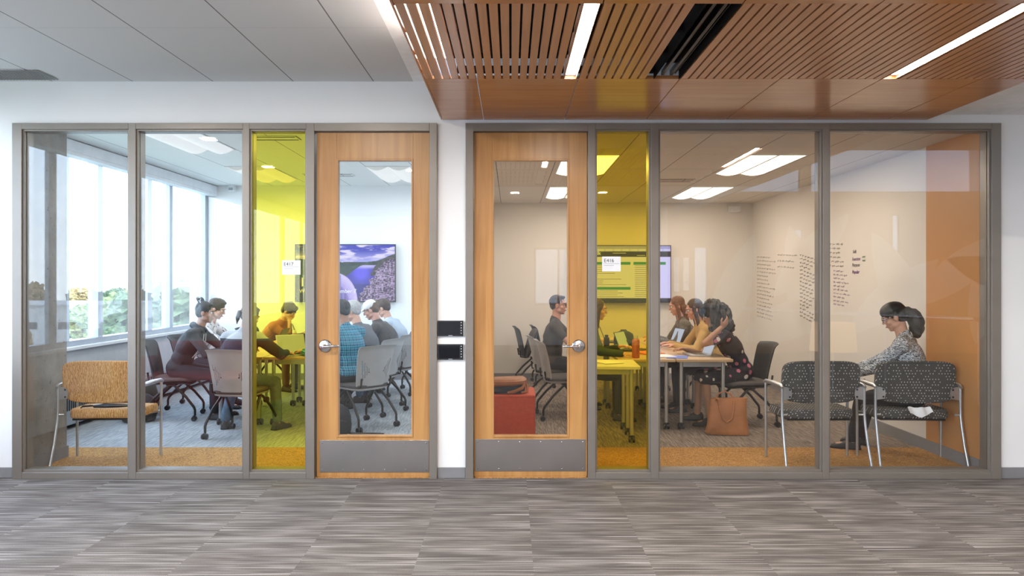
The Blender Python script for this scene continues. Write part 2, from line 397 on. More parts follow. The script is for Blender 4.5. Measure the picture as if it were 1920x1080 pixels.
for (y0, y1) in bays:
    for a, b_ in zip(edges, edges[1:]):
        n = max(1, round((b_-a)/pitch)); p = (b_-a)/n
        for i in range(n):
            x0 = a+i*p+.006; x1 = a+(i+1)*p-.006
            if any(x1 > l[0]-.008 and x0 < l[1]+.008 for l in LIGHTS) or (x1 > VENT[0] and x0 < VENT[1]): continue
            sl.box(x0, x1, y0, y1, ZCAN+.001, ZCAN+.021)
sl.build('slat_panel', m_slat, can)
bt = MB()
for (y0, y1) in bays:
    for k in range(4):
        yy = y0+.06+k*(y1-y0-.12)/3
        for a, b_ in ((CX0, -.52), (-.33, .322), (.412, .878), (1.052, 2.302), (2.395, CX1)): bt.box(a, b_, yy-.02, yy+.02, ZCAN+.023, ZCAN+.06)
bt.build('batten', m_dark, can)
# recessed strip lights of the canopy: each a fixture of its own
m_strip = emit('strip_light_diffuser', (1, .96, .90), 11)
for li, (x0, x1) in enumerate(LIGHTS):
    for bi, (y0, y1) in enumerate(bays[:1]):
        lt = empty('linear_light', (x0, y0, ZCAN), 0, ('recessed light strip between the slats ' + ('by the black air slot' if li == 0 else 'at the far end from the tube light')) if bi == 0 else 'recessed light strip between slats over the hall, %s bay, %s row' % (('', 'second', 'third', 'fourth')[bi], ('air slot', 'outer')[li]), 'light', 'recessed strips in the slat ceiling')
        w = x1-x0; l = y1-y0
        MB().box(.006, w-.006, .03, l-.03, .018, .03).build('diffuser', m_strip, lt)
        MB().box(-.004, .0, .0, l, -.0, .06).box(w, w+.004, 0, l, 0, .06).box(-.004, w+.004, 0, l, .06, .064).build('housing', m_slat, lt)
        lamp_area('strip_lamp', (w/2, l/2, .012), (w*.8, l*.94), 34, NEUT, parent=lt)
# black air slot
for bi, (y0, y1) in enumerate(bays[:2]):
    v = empty('air_slot_diffuser', (VENT[0], y0, ZCAN), 0, 'black linear air slot between the wood slats' + ('' if bi == 0 else ', further over the hall'), 'air vent', 'black air slots in the slat ceiling')
    w = VENT[1]-VENT[0]; l = y1-y0
    MB().box(0, .004, 0, l, 0, .1).box(w-.004, w, 0, l, 0, .1).box(0, w, 0, l, .1, .104).build('housing', m_dark, v)
    MB().box(.045, .062, .01, l-.01, .02, .05).box(.098, .115, .01, l-.01, .02, .05).box(.13, .136, .01, l-.01, .03, .05).build('vane', m_black, v)
# tube lamps lying above the first slats
m_tubel = emit('tube_lamp', (1, .95, .88), 14)
tl = empty('tube_light', (-.44, -1.82, ZCAN+.12), 0, 'bright tube light shining through slots at the edge of the slat ceiling', 'light')
MB().box(-.06, .04, -.60, .60, 0, .02).build('lamp', m_tubel, tl); MB().box(-.07, .05, -.62, .62, .021, .06).build('housing', m_white, tl)
lamp_area('tube_glow', (-.09, 0, .03), (.06, 1.2), 3.5, NEUT, (0, R(105), 0), parent=tl)

# corridor ceiling supply grille
gr = empty('air_grille', (0, 0, 0), 0, 'perforated grey air grille in the white ceiling above the window bay', 'air vent')
MB().box(-4.7, X(88, -.07), -.34, -.06, ZC-.006, ZC-.001).build('frame', M('grille_grey', (.42, .42, .42), .5), gr)
gg = MB()
for i in range(50): gg.box(-4.68+i*.024, -4.668+i*.024, -.33, -.07, ZC-.009, ZC-.0061)
gg.build('perforation', M('grille_dark', (.22, .22, .22), .6), gr)

# ---------------- glazing frames
FY0, FY1 = -.03, .10
def bar(mb, a, b_, z0, z1): mb.box(X(a), X(b_), FY0, FY1, z0, z1)
ZBOT = Z(884); ZTB = Z(243.5)
for k, (verts, xs) in enumerate((([(27, 45), (244, 258), (458, 470), (576, 591), (806, 820)], (27, 820, 591)), ([(873, 888), (1102, 1116), (1219, 1234), (1540, 1552), (1855, 1873)], (873, 1873, 1102)))):
    f = MB()
    for a, b_ in verts: f.box(X(a), X(b_), FY0, FY1, 0, ZT)
    allx = sorted(verts)
    for (a0, a1), (b0, b1) in zip(allx, allx[1:]):
        isdoor = (a1, b0) in ((591, 806), (888, 1102))
        f.box(X(a1), X(b0), FY0, FY1, ZTB if not isdoor else Z(247), ZT)
        if not isdoor: f.box(X(a1), X(b0), FY0, FY1, 0, ZBOT)
    o = struct(f.build('trim_%d' % (3+k), m_frame, bevel=.003))
    st = MB()      # stops around each pane
    for (a0, a1), (b0, b1) in zip(allx, allx[1:]):
        if (a1, b0) in ((591, 806), (888, 1102)): continue
        x0, x1 = X(a1), X(b0); t = .013
        for (ya, yb) in ((-.014, .008), (.018, .098)):
            st.box(x0, x0+t, ya, yb, ZBOT, ZTB).box(x1-t, x1, ya, yb, ZBOT, ZTB).box(x0+t, x1-t, ya, yb, ZBOT, ZBOT+t*1.3).box(x0+t, x1-t, ya, yb, ZTB-t, ZTB)
    s2 = st.build('glazing_stop', m_frame, o, bevel=.001, seg=1)
wn_ = 0
for (a, b_, m) in ((45, 244, m_glass), (258, 458, m_glass), (470, 576, m_yellow), (1116, 1219, m_yellow), (1234, 1540, m_glass), (1552, 1855, m_glass)):
    wn_ += 1
    w = struct(MB().box(X(a), X(b_), .010, .016, ZBOT, ZTB).build('window_%d' % wn_, m))
    if m is m_yellow: w['label'] = 'yellow tinted glass sidelight beside the maple door'
# ---------------- doors
def door(n, xa, xb, ga, gb, hx, sgn, kx0, kx1, ky0, ky1):
    D = empty('door_%d' % n, (X(xa), .0, 0), 0, kind='structure'); x0 = X(xa)
    L = lambda px: X(px)-x0
    w = X(xb)-x0; zt = Z(248); zb = .012; g0, g1 = L(ga), L(gb); gz0, gz1 = Z(820), Z(298); y0, y1 = .012, .057
    MB().box(.004, g0, y0, y1, zb, zt).box(g1, w-.004, y0, y1, zb, zt).build('stile', m_door, D, bevel=.002)
    MB().box(g0, g1, y0, y1, zb, gz0).box(g0, g1, y0, y1, gz1, zt).build('rail', m_door, D, bevel=.002)
    t = .012
    MB().box(g0, g0+t, y0-.006, y1+.006, gz0, gz1).box(g1-t, g1, y0-.006, y1+.006, gz0, gz1).box(g0+t, g1-t, y0-.006, y1+.006, gz0, gz0+t).box(g0+t, g1-t, y0-.006, y1+.006, gz1-t, gz1).build('glazing_bead', m_door, D, bevel=.002)
    MB().box(g0+t, g1-t, .032, .038, gz0+t, gz1-t).build('pane', m_glass, D)
    kp = MB().box(L(kx0), L(kx1), y0-.004, y0-.0005, Z(ky1), Z(ky0)).build('kick_plate', m_steel, D, bevel=.001)
    sc = MB()
    for i in range(6):
        for zz in (Z(ky1)+.02, Z(ky0)-.02): sc.lathe([(.005, 0), (.005, -.003), (.001, -.005)], (L(kx0)+.02+i*(L(kx1)-L(kx0)-.04)/5, y0-.004, zz), 8, 'Y')
    sc.build('screw', m_chrome, kp)
    h = MB(); hz = Z(649); hX = L(hx)
    h.lathe([(.050, 0), (.050, -.006), (.044, -.012), (.02, -.015), (.014, -.018), (.014, -.055), (.012, -.058)], (hX, y0, hz), 24, 'Y')
    h.tube([(hX, y0-.05, hz), (hX+sgn*.012, y0-.062, hz), (hX+sgn*.05, y0-.064, hz+.001), (hX+sgn*.10, y0-.062, hz+.004), (hX+sgn*.122, y0-.05, hz+.002)], [.012, .012, .010, .010, .008], 12)
    hd = h.build('door_handle', m_chrome, D, smooth=True)
    MB().lathe([(.009, 0), (.009, -.006), (.005, -.008)], (hX, y0-.058, hz), 14, 'Y').build('lock_cylinder', m_steel, hd, smooth=True)
    MB().box(.01, w-.01, y0, y1, .002, .012).build('door_bottom', m_door, D)
    return D
door(1, 592, 806, 631, 774, 609, 1, 599, 804, 826, 886)
door(2, 888, 1102, 923, 1067, 1085, -1, 891, 1098, 824, 884)
# ---------------- exterior window wall (left), in the room and along the hall
def winwall(y0, y1, mull, nm):
    w = MB(); w.box(XL-.25, XL, y0, y1, 0, .83); w.box(XL-.25, XL, y0, y1, 3.0, 3.4)
    struct(w.build('wall_left', M('wall_under_window', (.50, .53, .57), .7)))
    struct(MB().box(XL-.10, XL+.05, y0, y1, .80, .835).build('trim_sill', m_sill, bevel=.004))
    F = empty(nm, (0, 0, 0), kind='structure')
    fr = MB().box(XL-.13, XL-.02, y0, y1, .835, .895).box(XL-.13, XL+.03, y0, y1, 2.90, 3.0)
    for my, mw in mull: fr.box(XL-(.13 if y1 > 1 else .055), XL-.01, my-mw/2, my+mw/2, .895, 2.9)
    fr.build('window_frame', m_alum, F, bevel=.003)
    MB().box(XL-.08, XL-.074, y0, y1, .895, 2.9).build('pane', m_winglass, F)
    MB().box(XL+.0, XL+.13, y0, y1, 2.86, 2.9).box(XL+.11, XL+.13, y0, y1, 2.9, 3.02).build('blind_pocket', m_sill, F, bevel=.004)
winwall(.16, YB, [(.76, .08), (2.12, .07), (2.76, .10), (3.93, .12), (4.55, .10), (5.74, .10)], 'window_7')
winwall(-12, -.0, [(-.05, .1), (-1.84, .13), (-3.3, .1), (-4.5, .1), (-5.7, .2), (-7.3, .1), (-9.6, .2), (-11, .1)], 'window_8')
# convector along the window wall
m_conv = M('convector_metal', (.36, .40, .44), .5, .3)
def convector(y0, y1, label):
    c = empty('convector', (0, 0, 0), 0, label, 'radiator')
    MB().box(XL+.002, XL+.16, y0, y1, .05, .36).build('casing', m_conv, c, bevel=.006)
    s = MB(); n = int((y1-y0)/.035)
    for i in range(n): s.box(XL+.16, XL+.163, y0+.02+i*.035, y0+.035+i*.035, .20, .33)
    s.build('louvre', m_dark, c)
convector(.75, YB-.02, 'grey slotted convector along the window wall of the glazed meeting room')
convector(-9, -.4, 'grey slotted convector under the hall window, seen reflected in the glass')
ws = MB().box(-.02, .02, -.04, .04, -.05, .05)
o = MB().box(XL+.0005, XL+.006, 3.36, 3.43, .44, .57).build('outlet', m_white, bevel=.002); tag(o, 'white wall socket under the window beside the mesh chair', 'socket')

# ---------------- hall behind the camera (it shows in the glass)
wb = MB().box(-4.95, .55, -12.2, -12, 0, 3.3).box(.55, 1.75, -12.2, -12, 0, .95).box(.55, 1.75, -12.2, -12, 2.35, 3.3).box(1.75, 3.32, -12.2, -12, 0, 5.3)
struct(wb.build('wall_hall_back', m_wall))
F = empty('window_9', (0,0,0), kind='structure'); MB().box(.55, 1.75, -12.1, -12.05, .95, 1.0).box(.55, 1.75, -12.1, -12.05, 2.3, 2.35).box(1.12, 1.17, -12.1, -12.05, 1.0, 2.3).box(.55, .6, -12.1, -12.05, 1, 2.3).box(1.7, 1.75, -12.1, -12.05, 1, 2.3).build('window_frame', m_alum, F)
MB().box(.6, 1.7, -12.09, -12.085, 1, 2.3).build('pane', m_tint, F)
F = empty('window_10', (0,0,0), kind='structure'); MB().box(3.34, 11.0, -10.12, -10.11, 3.45, 4.95).box(3.92, 4.20, -10.12, -10.11, .75, 2.26).box(6.05, 6.26, -10.12, -10.11, .75, 2.64).box(8.14, 8.34, -10.12, -10.11, .75, 2.95).build('pane', m_tint, F)
YM = -10.0
m_mural = M('mural_tan', (.50, .34, .22), .6); m_mwhite = M('mural_white', (.78, .76, .72), .6)
mw = MB(); cuts = [(3.92, 4.20, .75, 2.26), (6.05, 6.26, .75, 2.64), (8.14, 8.34, .75, 2.95)]
xs = 3.32
for a, b_, z0, z1 in cuts:
    mw.box(xs, a, YM-.2, YM, 0, 3.45); mw.box(a, b_, YM-.2, YM, 0, z0).box(a, b_, YM-.2, YM, z1, 3.45); xs = b_
mw.box(xs, 11.2, YM-.2, YM, 0, 3.45); mw.box(3.32, 11.2, YM-.2, YM, 4.95, 5.3).box(6.2, 6.4, YM-.2, YM, 3.45, 4.95)
struct(mw.build('wall_mural', m_mural))
struct(MB().box(11, 11.2, -12, 0, 0, 5.3).build('wall_hall_right', m_wall))
struct(MB().box(3.2, 3.34, -12, -9.98, 0, 5.2).build('wall_hall_return', m_wall))
def leaf(cx, cz, L, w, a, name='mural_leaf'):
    p = []
    for i in range(13):
        t = i/12; p.append((t*L, w*math.sin(math.pi*t)**.8*(1-.3*t)))
    for i in range(11, 0, -1):
        t = i/12; p.append((t*L, -w*.75*math.sin(math.pi*t)**.8))
    ca, sa = math.cos(R(a)), math.sin(R(a)); return [(cx+x*ca-z*sa, cz+x*sa+z*ca) for x, z in p]
lf = MB()
for cx, cz, L, w, a in ((4.3, .1, 2.6, .45, 70), (4.9, .3, 2.2, .5, 20), (5.6, 1.2, 2.4, .42, 48), (6.6, .2, 2.6, .5, 105), (7.2, .4, 2.5, .45, 40), (8.9, .3, 2.6, .5, 118), (8.6, 1.0, 2.6, .45, 38), (9.9, .2, 2.8, .5, 75), (9.3, 2.0, 1.8, .35, -20)):
    lf.prism(leaf(cx, cz, L, w, a), YM+.002, YM+.02, 'XZ')
lfo = lf.build('mural_leaf_relief', m_mwhite); tag(lfo, 'mural of large white leaf shapes on tan wall, seen only in the glass', 'mural')
# glass railing of the stair opening, in the hall
ra = empty('glass_railing', (0,0,0), 0, 'glass stair railing with metal handrail, reflected in the glass wall', 'railing')
rpts = [(3.40, -7.8), (5.7, -3.3), (10.5, -3.3)]
hr = MB(); gl = MB()
for (a, b_) in zip(rpts, rpts[1:]):
    hr.tube([(a[0], a[1], 1.07), (b_[0], b_[1], 1.07)], .028, 12)
    n = 4
    for i in range(n):
        p = [a[k]+(b_[k]-a[k])*(i+.04)/n for k in (0, 1)]; q = [a[k]+(b_[k]-a[k])*(i+.96)/n for k in (0, 1)]
        gl.quad((p[0], p[1], .08), (q[0], q[1], .08), (q[0], q[1], 1.04), (p[0], p[1], 1.04))
        MB().tube([(p[0], p[1], 0), (p[0], p[1], 1.05)], .012, 8).build('post', m_tube, ra, smooth=True)
hr.tube([(3.4, -7.8, 1.07), (2.2, -8.6, .25)], .03, 12)
hr.build('handrail', m_tube, ra, smooth=True); gl.build('glass_panel', m_glass, ra)
# floor lamp in the hall
fl = empty('floor_lamp', (4.35, -4.2, 0), 0, 'lamp with a warm drum shade, reflected in the glass near the seated knitwear woman', 'lamp')
MB().lathe([(.16, 0), (.16, .02), (.02, .03), (.012, .05), (.012, .62)], n=20).build('stand', m_tube, fl, smooth=True)
MB().lathe([(.30, .60), (.27, .98)], n=28).build('lamp_shade', emit('warm_shade', (1, .66, .30), 1.5), fl, smooth=True)
# red sofa in the hall
m_red = M('red_upholstery', (.34, .045, .03), .7, var=(20, .1))
so = empty('sofa', (-3.62, -2.95, 0), 0, 'deep red sofa in the hall, reflected in the first glass panes', 'sofa')
MB().box(-.72, .72, -.42, .40, .12, .44).build('seat', m_red, so, bevel=.04, seg=3)
MB().box(-.74, .74, -.50, -.34, .12, .80).build('backrest', m_red, so, bevel=.06, seg=3)
for sx_ in (-1, 1): MB().box(sx_*.74, sx_*.90, -.48, .40, .12, .62).build('arm', m_red, so, bevel=.05, seg=3)
for sx_ in (-.7, .7):
    for sy_ in (-.4, .32): MB().box(sx_-.02, sx_+.02, sy_, sy_+.04, 0, .12).build('leg', m_black, so)
# ---------------- hall downlights; the high atrium ones are added to brighten the hall
m_dl = emit('downlight_glow', (1, .92, .80), 9)
dl = None
for i, (x, y, z) in enumerate(((-3.28, -2.24, ZC), (-3.28, -4.2, ZC), (-1.39, -4.5, ZC), (-1.39, -2.3, ZC), (-3.28, -7, ZC), (-1.39, -7, ZC), (.07, -7.1, ZC), (1.6, -5.2, ZC), (1.6, -7.1, ZC), (4.4, -2.6, 5.2), (6.4, -2.6, 5.2), (4.4, -5.4, 5.2), (6.6, -5.4, 5.2), (8.8, -4, 5.2), (6.6, -8, 5.2))):
    if dl is None:
        dl = empty('downlight', (x, y, z), 0, 'round recessed hall downlight, one of a set partly added to brighten the hall', 'light', 'round downlights of the hall')
        MB().lathe([(.085, -.004), (.085, -.001)], n=24).build('trim_ring', m_white, dl); MB().lathe([(.07, -.006), (.07, -.0045)], n=24).build('lamp', m_dl, dl); d = dl
        l = lamp_area('downlight_lamp', (0, 0, -.02), (.14, .14), 48, NEUT, parent=dl)
    else: d = copy_tree(dl, (x, y, z))
# ================================================================ ROOM FIXTURES
m_trof = emit('troffer_lens', (1, .84, .66), 4.0)
m_trofoff = emit('troffer_soft_lens', (.92, .97, 1), .85)
def troffer(x0, x1, y0, y1, z, lit, label, group):
    t = empty('ceiling_light', (x0, y0, z), 0, label, 'light', group); w = x1-x0; l = y1-y0
    fr = MB(); e = .012
    fr.box(0, e, 0, l, -.006, .0).box(w-e, w, 0, l, -.006, 0).box(e, w-e, 0, e, -.006, 0).box(e, w-e, l-e, l, -.006, 0)
    fr.build('frame', m_white, t)
    if lit:
        for k, (a, b_) in enumerate(((e, w/2-.012), (w/2+.012, w-e))):
            mb = MB(); mb.grid(lambda u, v, a=a, b_=b_: (a+(b_-a)*u, e+(l-2*e)*v, -.004-.022*math.sin(math.pi*u)), 8, 1, (0, 0, .003)); mb.build('lens', m_trof, t, smooth=True)
        MB().box(w/2-.012, w/2+.012, e, l-e, -.006, -.001).build('spine', m_white, t)
        lamp_area('troffer_lamp', (w/2, l/2, -.035), (w*.9, l*.95), 21, (1, .83, .66), parent=t)
    else:
        # curved reflector above a perforated centre basket, recess dips into the ceiling look
        mb = MB(); mb.grid(lambda u, v: (e+(w*.5-e)*u, e+(l-2*e)*v, -.004-.05*math.sin(math.pi*u)), 10, 1, (0, 0, .003)); mb.build('lens', m_trofoff, t, smooth=True)
        mb = MB(); mb.grid(lambda u, v: (w*.5+(w*.5-e)*u, e+(l-2*e)*v, -.004-.05*math.sin(math.pi*u)), 10, 1, (0, 0, .003)); mb.build('lens', m_trofoff, t, smooth=True)
        lamp_area('troffer_lamp', (w/2, l/2, -.075), (w*.9, l*.95), 22, (.94, .97, 1), parent=t)
    return t
for (x0, x1, y0, y1, lb) in ((2.31, 2.87, 1.37, 2.62, 'lit double-lens ceiling panel above the tan tote bag, nearest the glass'), (2.34, 2.90, 3.82, 5.05, 'lit double-lens ceiling panel near the back wall by the whiteboard corner'),
                         (.50, 1.06, 1.37, 2.62, 'lit ceiling panel seen through the yellow glass of room E416'), (.50, 1.06, 3.82, 5.05, 'lit ceiling panel near the back wall above the man with glasses')):
    troffer(x0, x1, y0, y1, ZR, True, lb, 'lit ceiling panels of the warm room')
for (x0, x1, y0, y1, lb) in ((-3.72, -3.12, 1.37, 2.6, 'softly lit ceiling panel beside the window wall, close to the glass'), (-3.72, -3.12, 3.83, 5.06, 'softly lit ceiling panel beside the window wall, close to the back wall'),
                         (-1.90, -1.30, 1.37, 2.6, 'softly lit ceiling panel over the row of grey chairs, close to the glass'), (-1.90, -1.30, 3.83, 5.06, 'softly lit ceiling panel above the wall screen, seen through the door')):
    troffer(x0, x1, y0, y1, ZL-.001, False, lb, 'softly lit ceiling panels of the daylit room')
def slotvent(x0, x1, y, z, label, m):
    v = empty('slot_vent', (x0, y, z), 0, label, 'air vent'); w = x1-x0
    MB().box(0, w, -.1, .1, -.012, -.001).build('frame', m, v, bevel=.002)
    MB().box(.02, w-.02, -.085, -.06, -.0135, -.0121).box(.02, w-.02, .055, .085, -.0135, -.0121).box(.02, .05, -.085, .085, -.0135, -.0121).build('slot', m_dark, v)
slotvent(1.62, 2.2, 3.2-.05, ZR, 'linear slot air vent in the warm room ceiling beside the lit panel', m_ceil_r)
slotvent(-2.75, -2.2, 1.9, ZL, 'slot air vent in the ceiling above the dining-height tables, near the glass', m_ceil_l)
slotvent(-2.9, -2.2, 4.6, ZL, 'slot air vent in the daylit ceiling near the back wall', m_ceil_l)
s_ = empty('motion_sensor', P(434, 351, 5.7)); tag(s_, 'small white sensor on the back wall just under the daylit ceiling', 'sensor')
MB().box(-.045, .045, -.03, .08, -.06, .06).build('housing', m_white, s_, bevel=.012); MB().box(-.03, .03, -.034, -.03, -.05, -.01).build('lens', M('sensor_lens', (.35,.37,.4), .3), s_)
s_ = empty('emergency_light', P(1378, 392, 5.72)); tag(s_, 'white twin-head emergency light high on the back wall of the warm room', 'light')
MB().box(-.09, .09, -.02, .078, -.05, .05).build('housing', m_white, s_, bevel=.012)
for k in (-1, 1): MB().lathe([(.028, 0), (.03, -.03), (.022, -.035)], (k*.05, -.02, -.02), 16, 'Y').build('lamp_head', m_white, s_, smooth=True)
# door signs on the yellow glass
m_ink = M('ink_black', (.03, .03, .035), .6)
for (x0, x1, y0, y1, t) in ((528, 563, 488, 515, 'E417'), (1129, 1164, 481, 509, 'E416')):
    a, b_ = X(x0), X(x1); z0, z1 = Z(y1), Z(y0)
    sg = empty('room_sign', (a, .008, z0), 0, 'white paper room sign reading %s on the yellow glass' % t, 'sign')
    w, h = b_-a, z1-z0
    MB().box(0, w, -.002, .001, 0, h).build('card', m_paper, sg, bevel=.001)
    text('lettering', t, h*.34, (w*.10, -.0026, h*.62), (R(90), 0, 0), m_ink, sg)
    MB().box(w*.08, w*.92, -.0026, -.0021, h*.52, h*.535).build('rule', m_ink, sg)
    MB().box(w*.10, w*.62, -.0026, -.0021, h*.40, h*.425).build('small_print', M('print_grey', (.3, .3, .32), .7), sg)
# room schedulers on the column
for (y0, y1, lb) in ((601, 630, 'black wall tablet on the white column, upper of the two'), (645, 674, 'black wall tablet on the white column, lower of the two')):
    a, b_ = X(821), X(869); z0, z1 = Z(y1), Z(y0); w, h = b_-a, z1-z0
    t = empty('wall_tablet', (a, 0, z0), 0, lb, 'tablet', 'room booking tablets on the column')
    MB().box(0, w, -.022, -.0005, 0, h).build('housing', m_black, t, bevel=.003)
    MB().box(.01, w-.03, -.0235, -.0221, .012, h-.01).build('screen', m_gloss, t)
    ic = MB()
    for k in range(5): ic.box(w-.019, w-.013, -.0235, -.0225, h*.85-k*h*.17, h*.85-k*h*.17+.006)
    ic.build('touch_key', m_paper, t); MB().box(w*.42, w*.58, -.0235, -.0221, .003, .008).build('logo_plate', m_tube, t)
    MB().box(w+.001, w+.006, -.016, -.0005, .004, h-.004).build('side_bracket', m_white, t)

# ---------------- screens
def vcol_mat(name, st):
    m, nt, b, out = newmat(name); a = N(nt, 'VertexColor'); a.layer_name = 'Col'
    b.inputs['Base Color'].default_value = (.01,.01,.01,1); b.inputs['Roughness'].default_value = .25
    nt.links.new(a.outputs[0], b.inputs['Emission Color']); b.inputs['Emission Strength'].default_value = st; return m
m_img = vcol_mat('screen_picture', 1.0)
def picture(name, w, h, nx, ny, fn, parent, y):
    vs = []; fs = []; cols = []
    for j in range(ny+1):
        for i in range(nx+1): vs.append((w*i/nx, y, h*j/ny)); cols.append((*fn(i/nx, j/ny), 1))
    for j in range(ny):
        for i in range(nx):
            a = j*(nx+1)+i; fs.append((a, a+1, a+nx+2, a+nx+1))
    me = bpy.data.meshes.new(name); me.from_pydata(vs, [], fs); ca = me.color_attributes.new('Col', 'FLOAT_COLOR', 'POINT')
    for k, c in enumerate(cols): ca.data[k].color = c
    me.materials.append(m_img); o = bpy.data.objects.new(name, me); COL.objects.link(o); o.parent = parent; return o
def nz(x, y, s, o=0): return mnoise.fractal(Vector((x*s+o, y*s+o*.7, o)), 1.0, 2.0, 4)
def lerp(a, b, t): t = max(0, min(1, t)); return tuple(p+(q-p)*t for p, q in zip(a, b))
def dam(u, v):
    hor = .72+.03*math.sin(u*5+2)+.02*nz(u, 0, 6, 3)
    if u > .82: hor += (u-.82)*.55
    if v > hor:                                        # sky with clouds
        n = nz(u*1.0, v*2.6, 5, 9); t = (v-hor)/(1-hor)
        c = lerp((.42, .42, .95), (.035, .04, .55), t*1.5)
        band = max(0, 1-abs(t-.22)*3.6)
        return lerp(c, (.80, .74, 1.0), max(0, n*2.2+band*.9-.15+(.25 if n > .3 else 0)))
    # rocky slope on the right
    edge = .60+(v)*.42+.03*nz(u, v, 14, 5)+(.0 if v > .1 else .0)
    if u > edge and v < .62+(u-.6)*.35:
        n = nz(u, v, 52, 1)+.5*nz(u, v, 9, 4); return lerp((.035, .02, .06), (.56, .42, .70), .36+n*1.1)
    if u > edge-.06 and v > .45 and v < hor and u > .76:
        n = nz(u, v, 30, 2); return lerp((.015, .02, .02), (.10, .09, .10), .5+n)
    # dam wall: arc
    cx, cz = .40, -.02; rx, rz = .225, .52
    d = math.sqrt(((u-cx)/rx)**2+((v-cz)/rz)**2)
    if d < 1.0 and v < .52:
        if d > .955: return (.65, .55, .95)
        if u > cx+.06 and d > .60: return lerp((.42, .34, .82), (.72, .64, 1.0), (d-.6)*2.6+.2*nz(u, v, 30, 8))
        if u > cx-.02: return lerp((.10, .07, .30), (.40, .32, .85), .5+.6*math.sin(u*160)*.3+(v*1.2-.2))
        return lerp((.03, .04, .10), (.12, .10, .34), .5+nz(u, v, 20, 4))
    # hills behind the lake
    lk = .52+.06*nz(u, 0, 3, 6); lk_t = max(0, min(1, (u-.44)/.26)); lake_top = .40+.245*lk_t*lk_t*(3-2*lk_t)
    if v > lake_top or (u < .42 and v > .40):
        n = nz(u, v, 12, 12); return lerp((.006, .015, .018), (.05, .10, .06), .35+n*.7)
    g = math.exp(-((u-.66)**2/.006+(v-.52)**2/.02)); g2 = math.exp(-((u-.72)**2/.02+(v-.62)**2/.0012))
    c = lerp((.03, .03, .28), (.13, .10, .92), g*1.2+.25*(v > .3)); return lerp(c, (.62, .58, 1.0), g2*.9)
m_screenred = M('small_red_black', (.03, .01, .012), .4)
m_lock = emit('lock_screen_text', (.8, .85, .9), 1.2)
x0, _, z0 = P(554, 566.5, 5.74); x1, _, z1 = P(742.5, 458, 5.74)
tv = empty('wall_screen', (x0, 5.70, z0), 0, 'large wall screen showing a dam and a purple lake, on the daylit room back wall', 'tv'); w, h = x1-x0, z1-z0
MB().box(0, w, 0, .045, 0, h).build('housing', m_black, tv, bevel=.004)
MB().box(w*.35, w*.65, .045, .098, h*.3, h*.7).build('wall_mount', m_black, tv)
p_ = picture('display', w-.024, h-.03, 230, 130, dam, tv, 0); p_.location = (.012, -.0015, .018)
text('lock_screen_time', '10', .20, (.07, -.004, h*.27), (R(90), 0, 0), m_lock, tv)
text('lock_screen_date', 'Wednesday, November 7', .085, (.07, -.004, h*.16), (R(90), 0, 0), m_lock, tv)
def page(u, v):
    if v > .945: return (.36, .34, .62)
    if v > .90: return (.62, .60, .92) if (int(u*60) % 5) else (.50, .48, .8)
    if v > .80: return (.02, .02, .03) if v < .895 else (.06,.06,.08)
    if v < .065: return (.02, .02, .04)
    if .665 < v < .715 and (.05 < u < .60 or .625 < u < .955): return (.03, .25, .07)
    if .215 < v < .265 and .05 < u < .60: return (.03, .25, .07)
    return (.66, .62, .96)
x0, _, z0 = P(1069, 567.5, 5.74); x1, _, z1 = P(1257.5, 460, 5.74)
tv = empty('wall_screen', (x0, 5.70, z0), 0, 'large wall screen showing a text page with green bars, partly behind yellow glass', 'tv'); w, h = x1-x0, z1-z0
MB().box(0, w, 0, .045, 0, h).build('housing', m_black, tv, bevel=.004); MB().box(w*.35, w*.65, .045, .098, h*.3, h*.7).build('wall_mount', m_black, tv)
p_ = picture('display', w-.024, h-.03, 200, 120, page, tv, 0); p_.location = (.012, -.0015, .018)
tx = MB(); random.seed(3)
for (a, b_, c, d_) in ((.07, .58, .28, .64), (.64, .93, .10, .64), (.07, .58, .09, .20)):
    v = d_
    while v > c:
        e_ = a+(b_-a)*(.35+.6*random.random()); tx.box(w*a, w*e_, -.0030, -.0024, h*v, h*(v+.006)); v -= .033
tx.build('page_text_line', M('page_grey', (.10, .09, .16), .6), tv)
text('page_title', 'olk', .085, (w*.235, -.004, h*.83), (R(90), 0, 0), m_lock, tv)
MB().box(w*.42, w*.55, -.003, -.0024, h*.86, h*.865).box(w*.80, w*.88, -.003, -.0024, h*.82, h*.825).box(w*.66, w*.74, -.003, -.0024, h*.82, h*.825).build('page_menu', m_lock, tv)
# small notices on the back wall right of the screen
for (a, b_, c, d_, lb) in ((1263, 1274, 483, 547, 'narrow pale notice on the wall just beside the text screen'), (1281, 1292, 483, 545, 'narrow pale notice, further from the text screen')):
    p0 = P(a, d_, 5.79); p1 = P(b_, c, 5.79); tag(MB().box(p0[0], p1[0], 5.794, 5.799, p0[2], p1[2]).build('wall_notice', m_paper, bevel=.001), lb, 'notice')
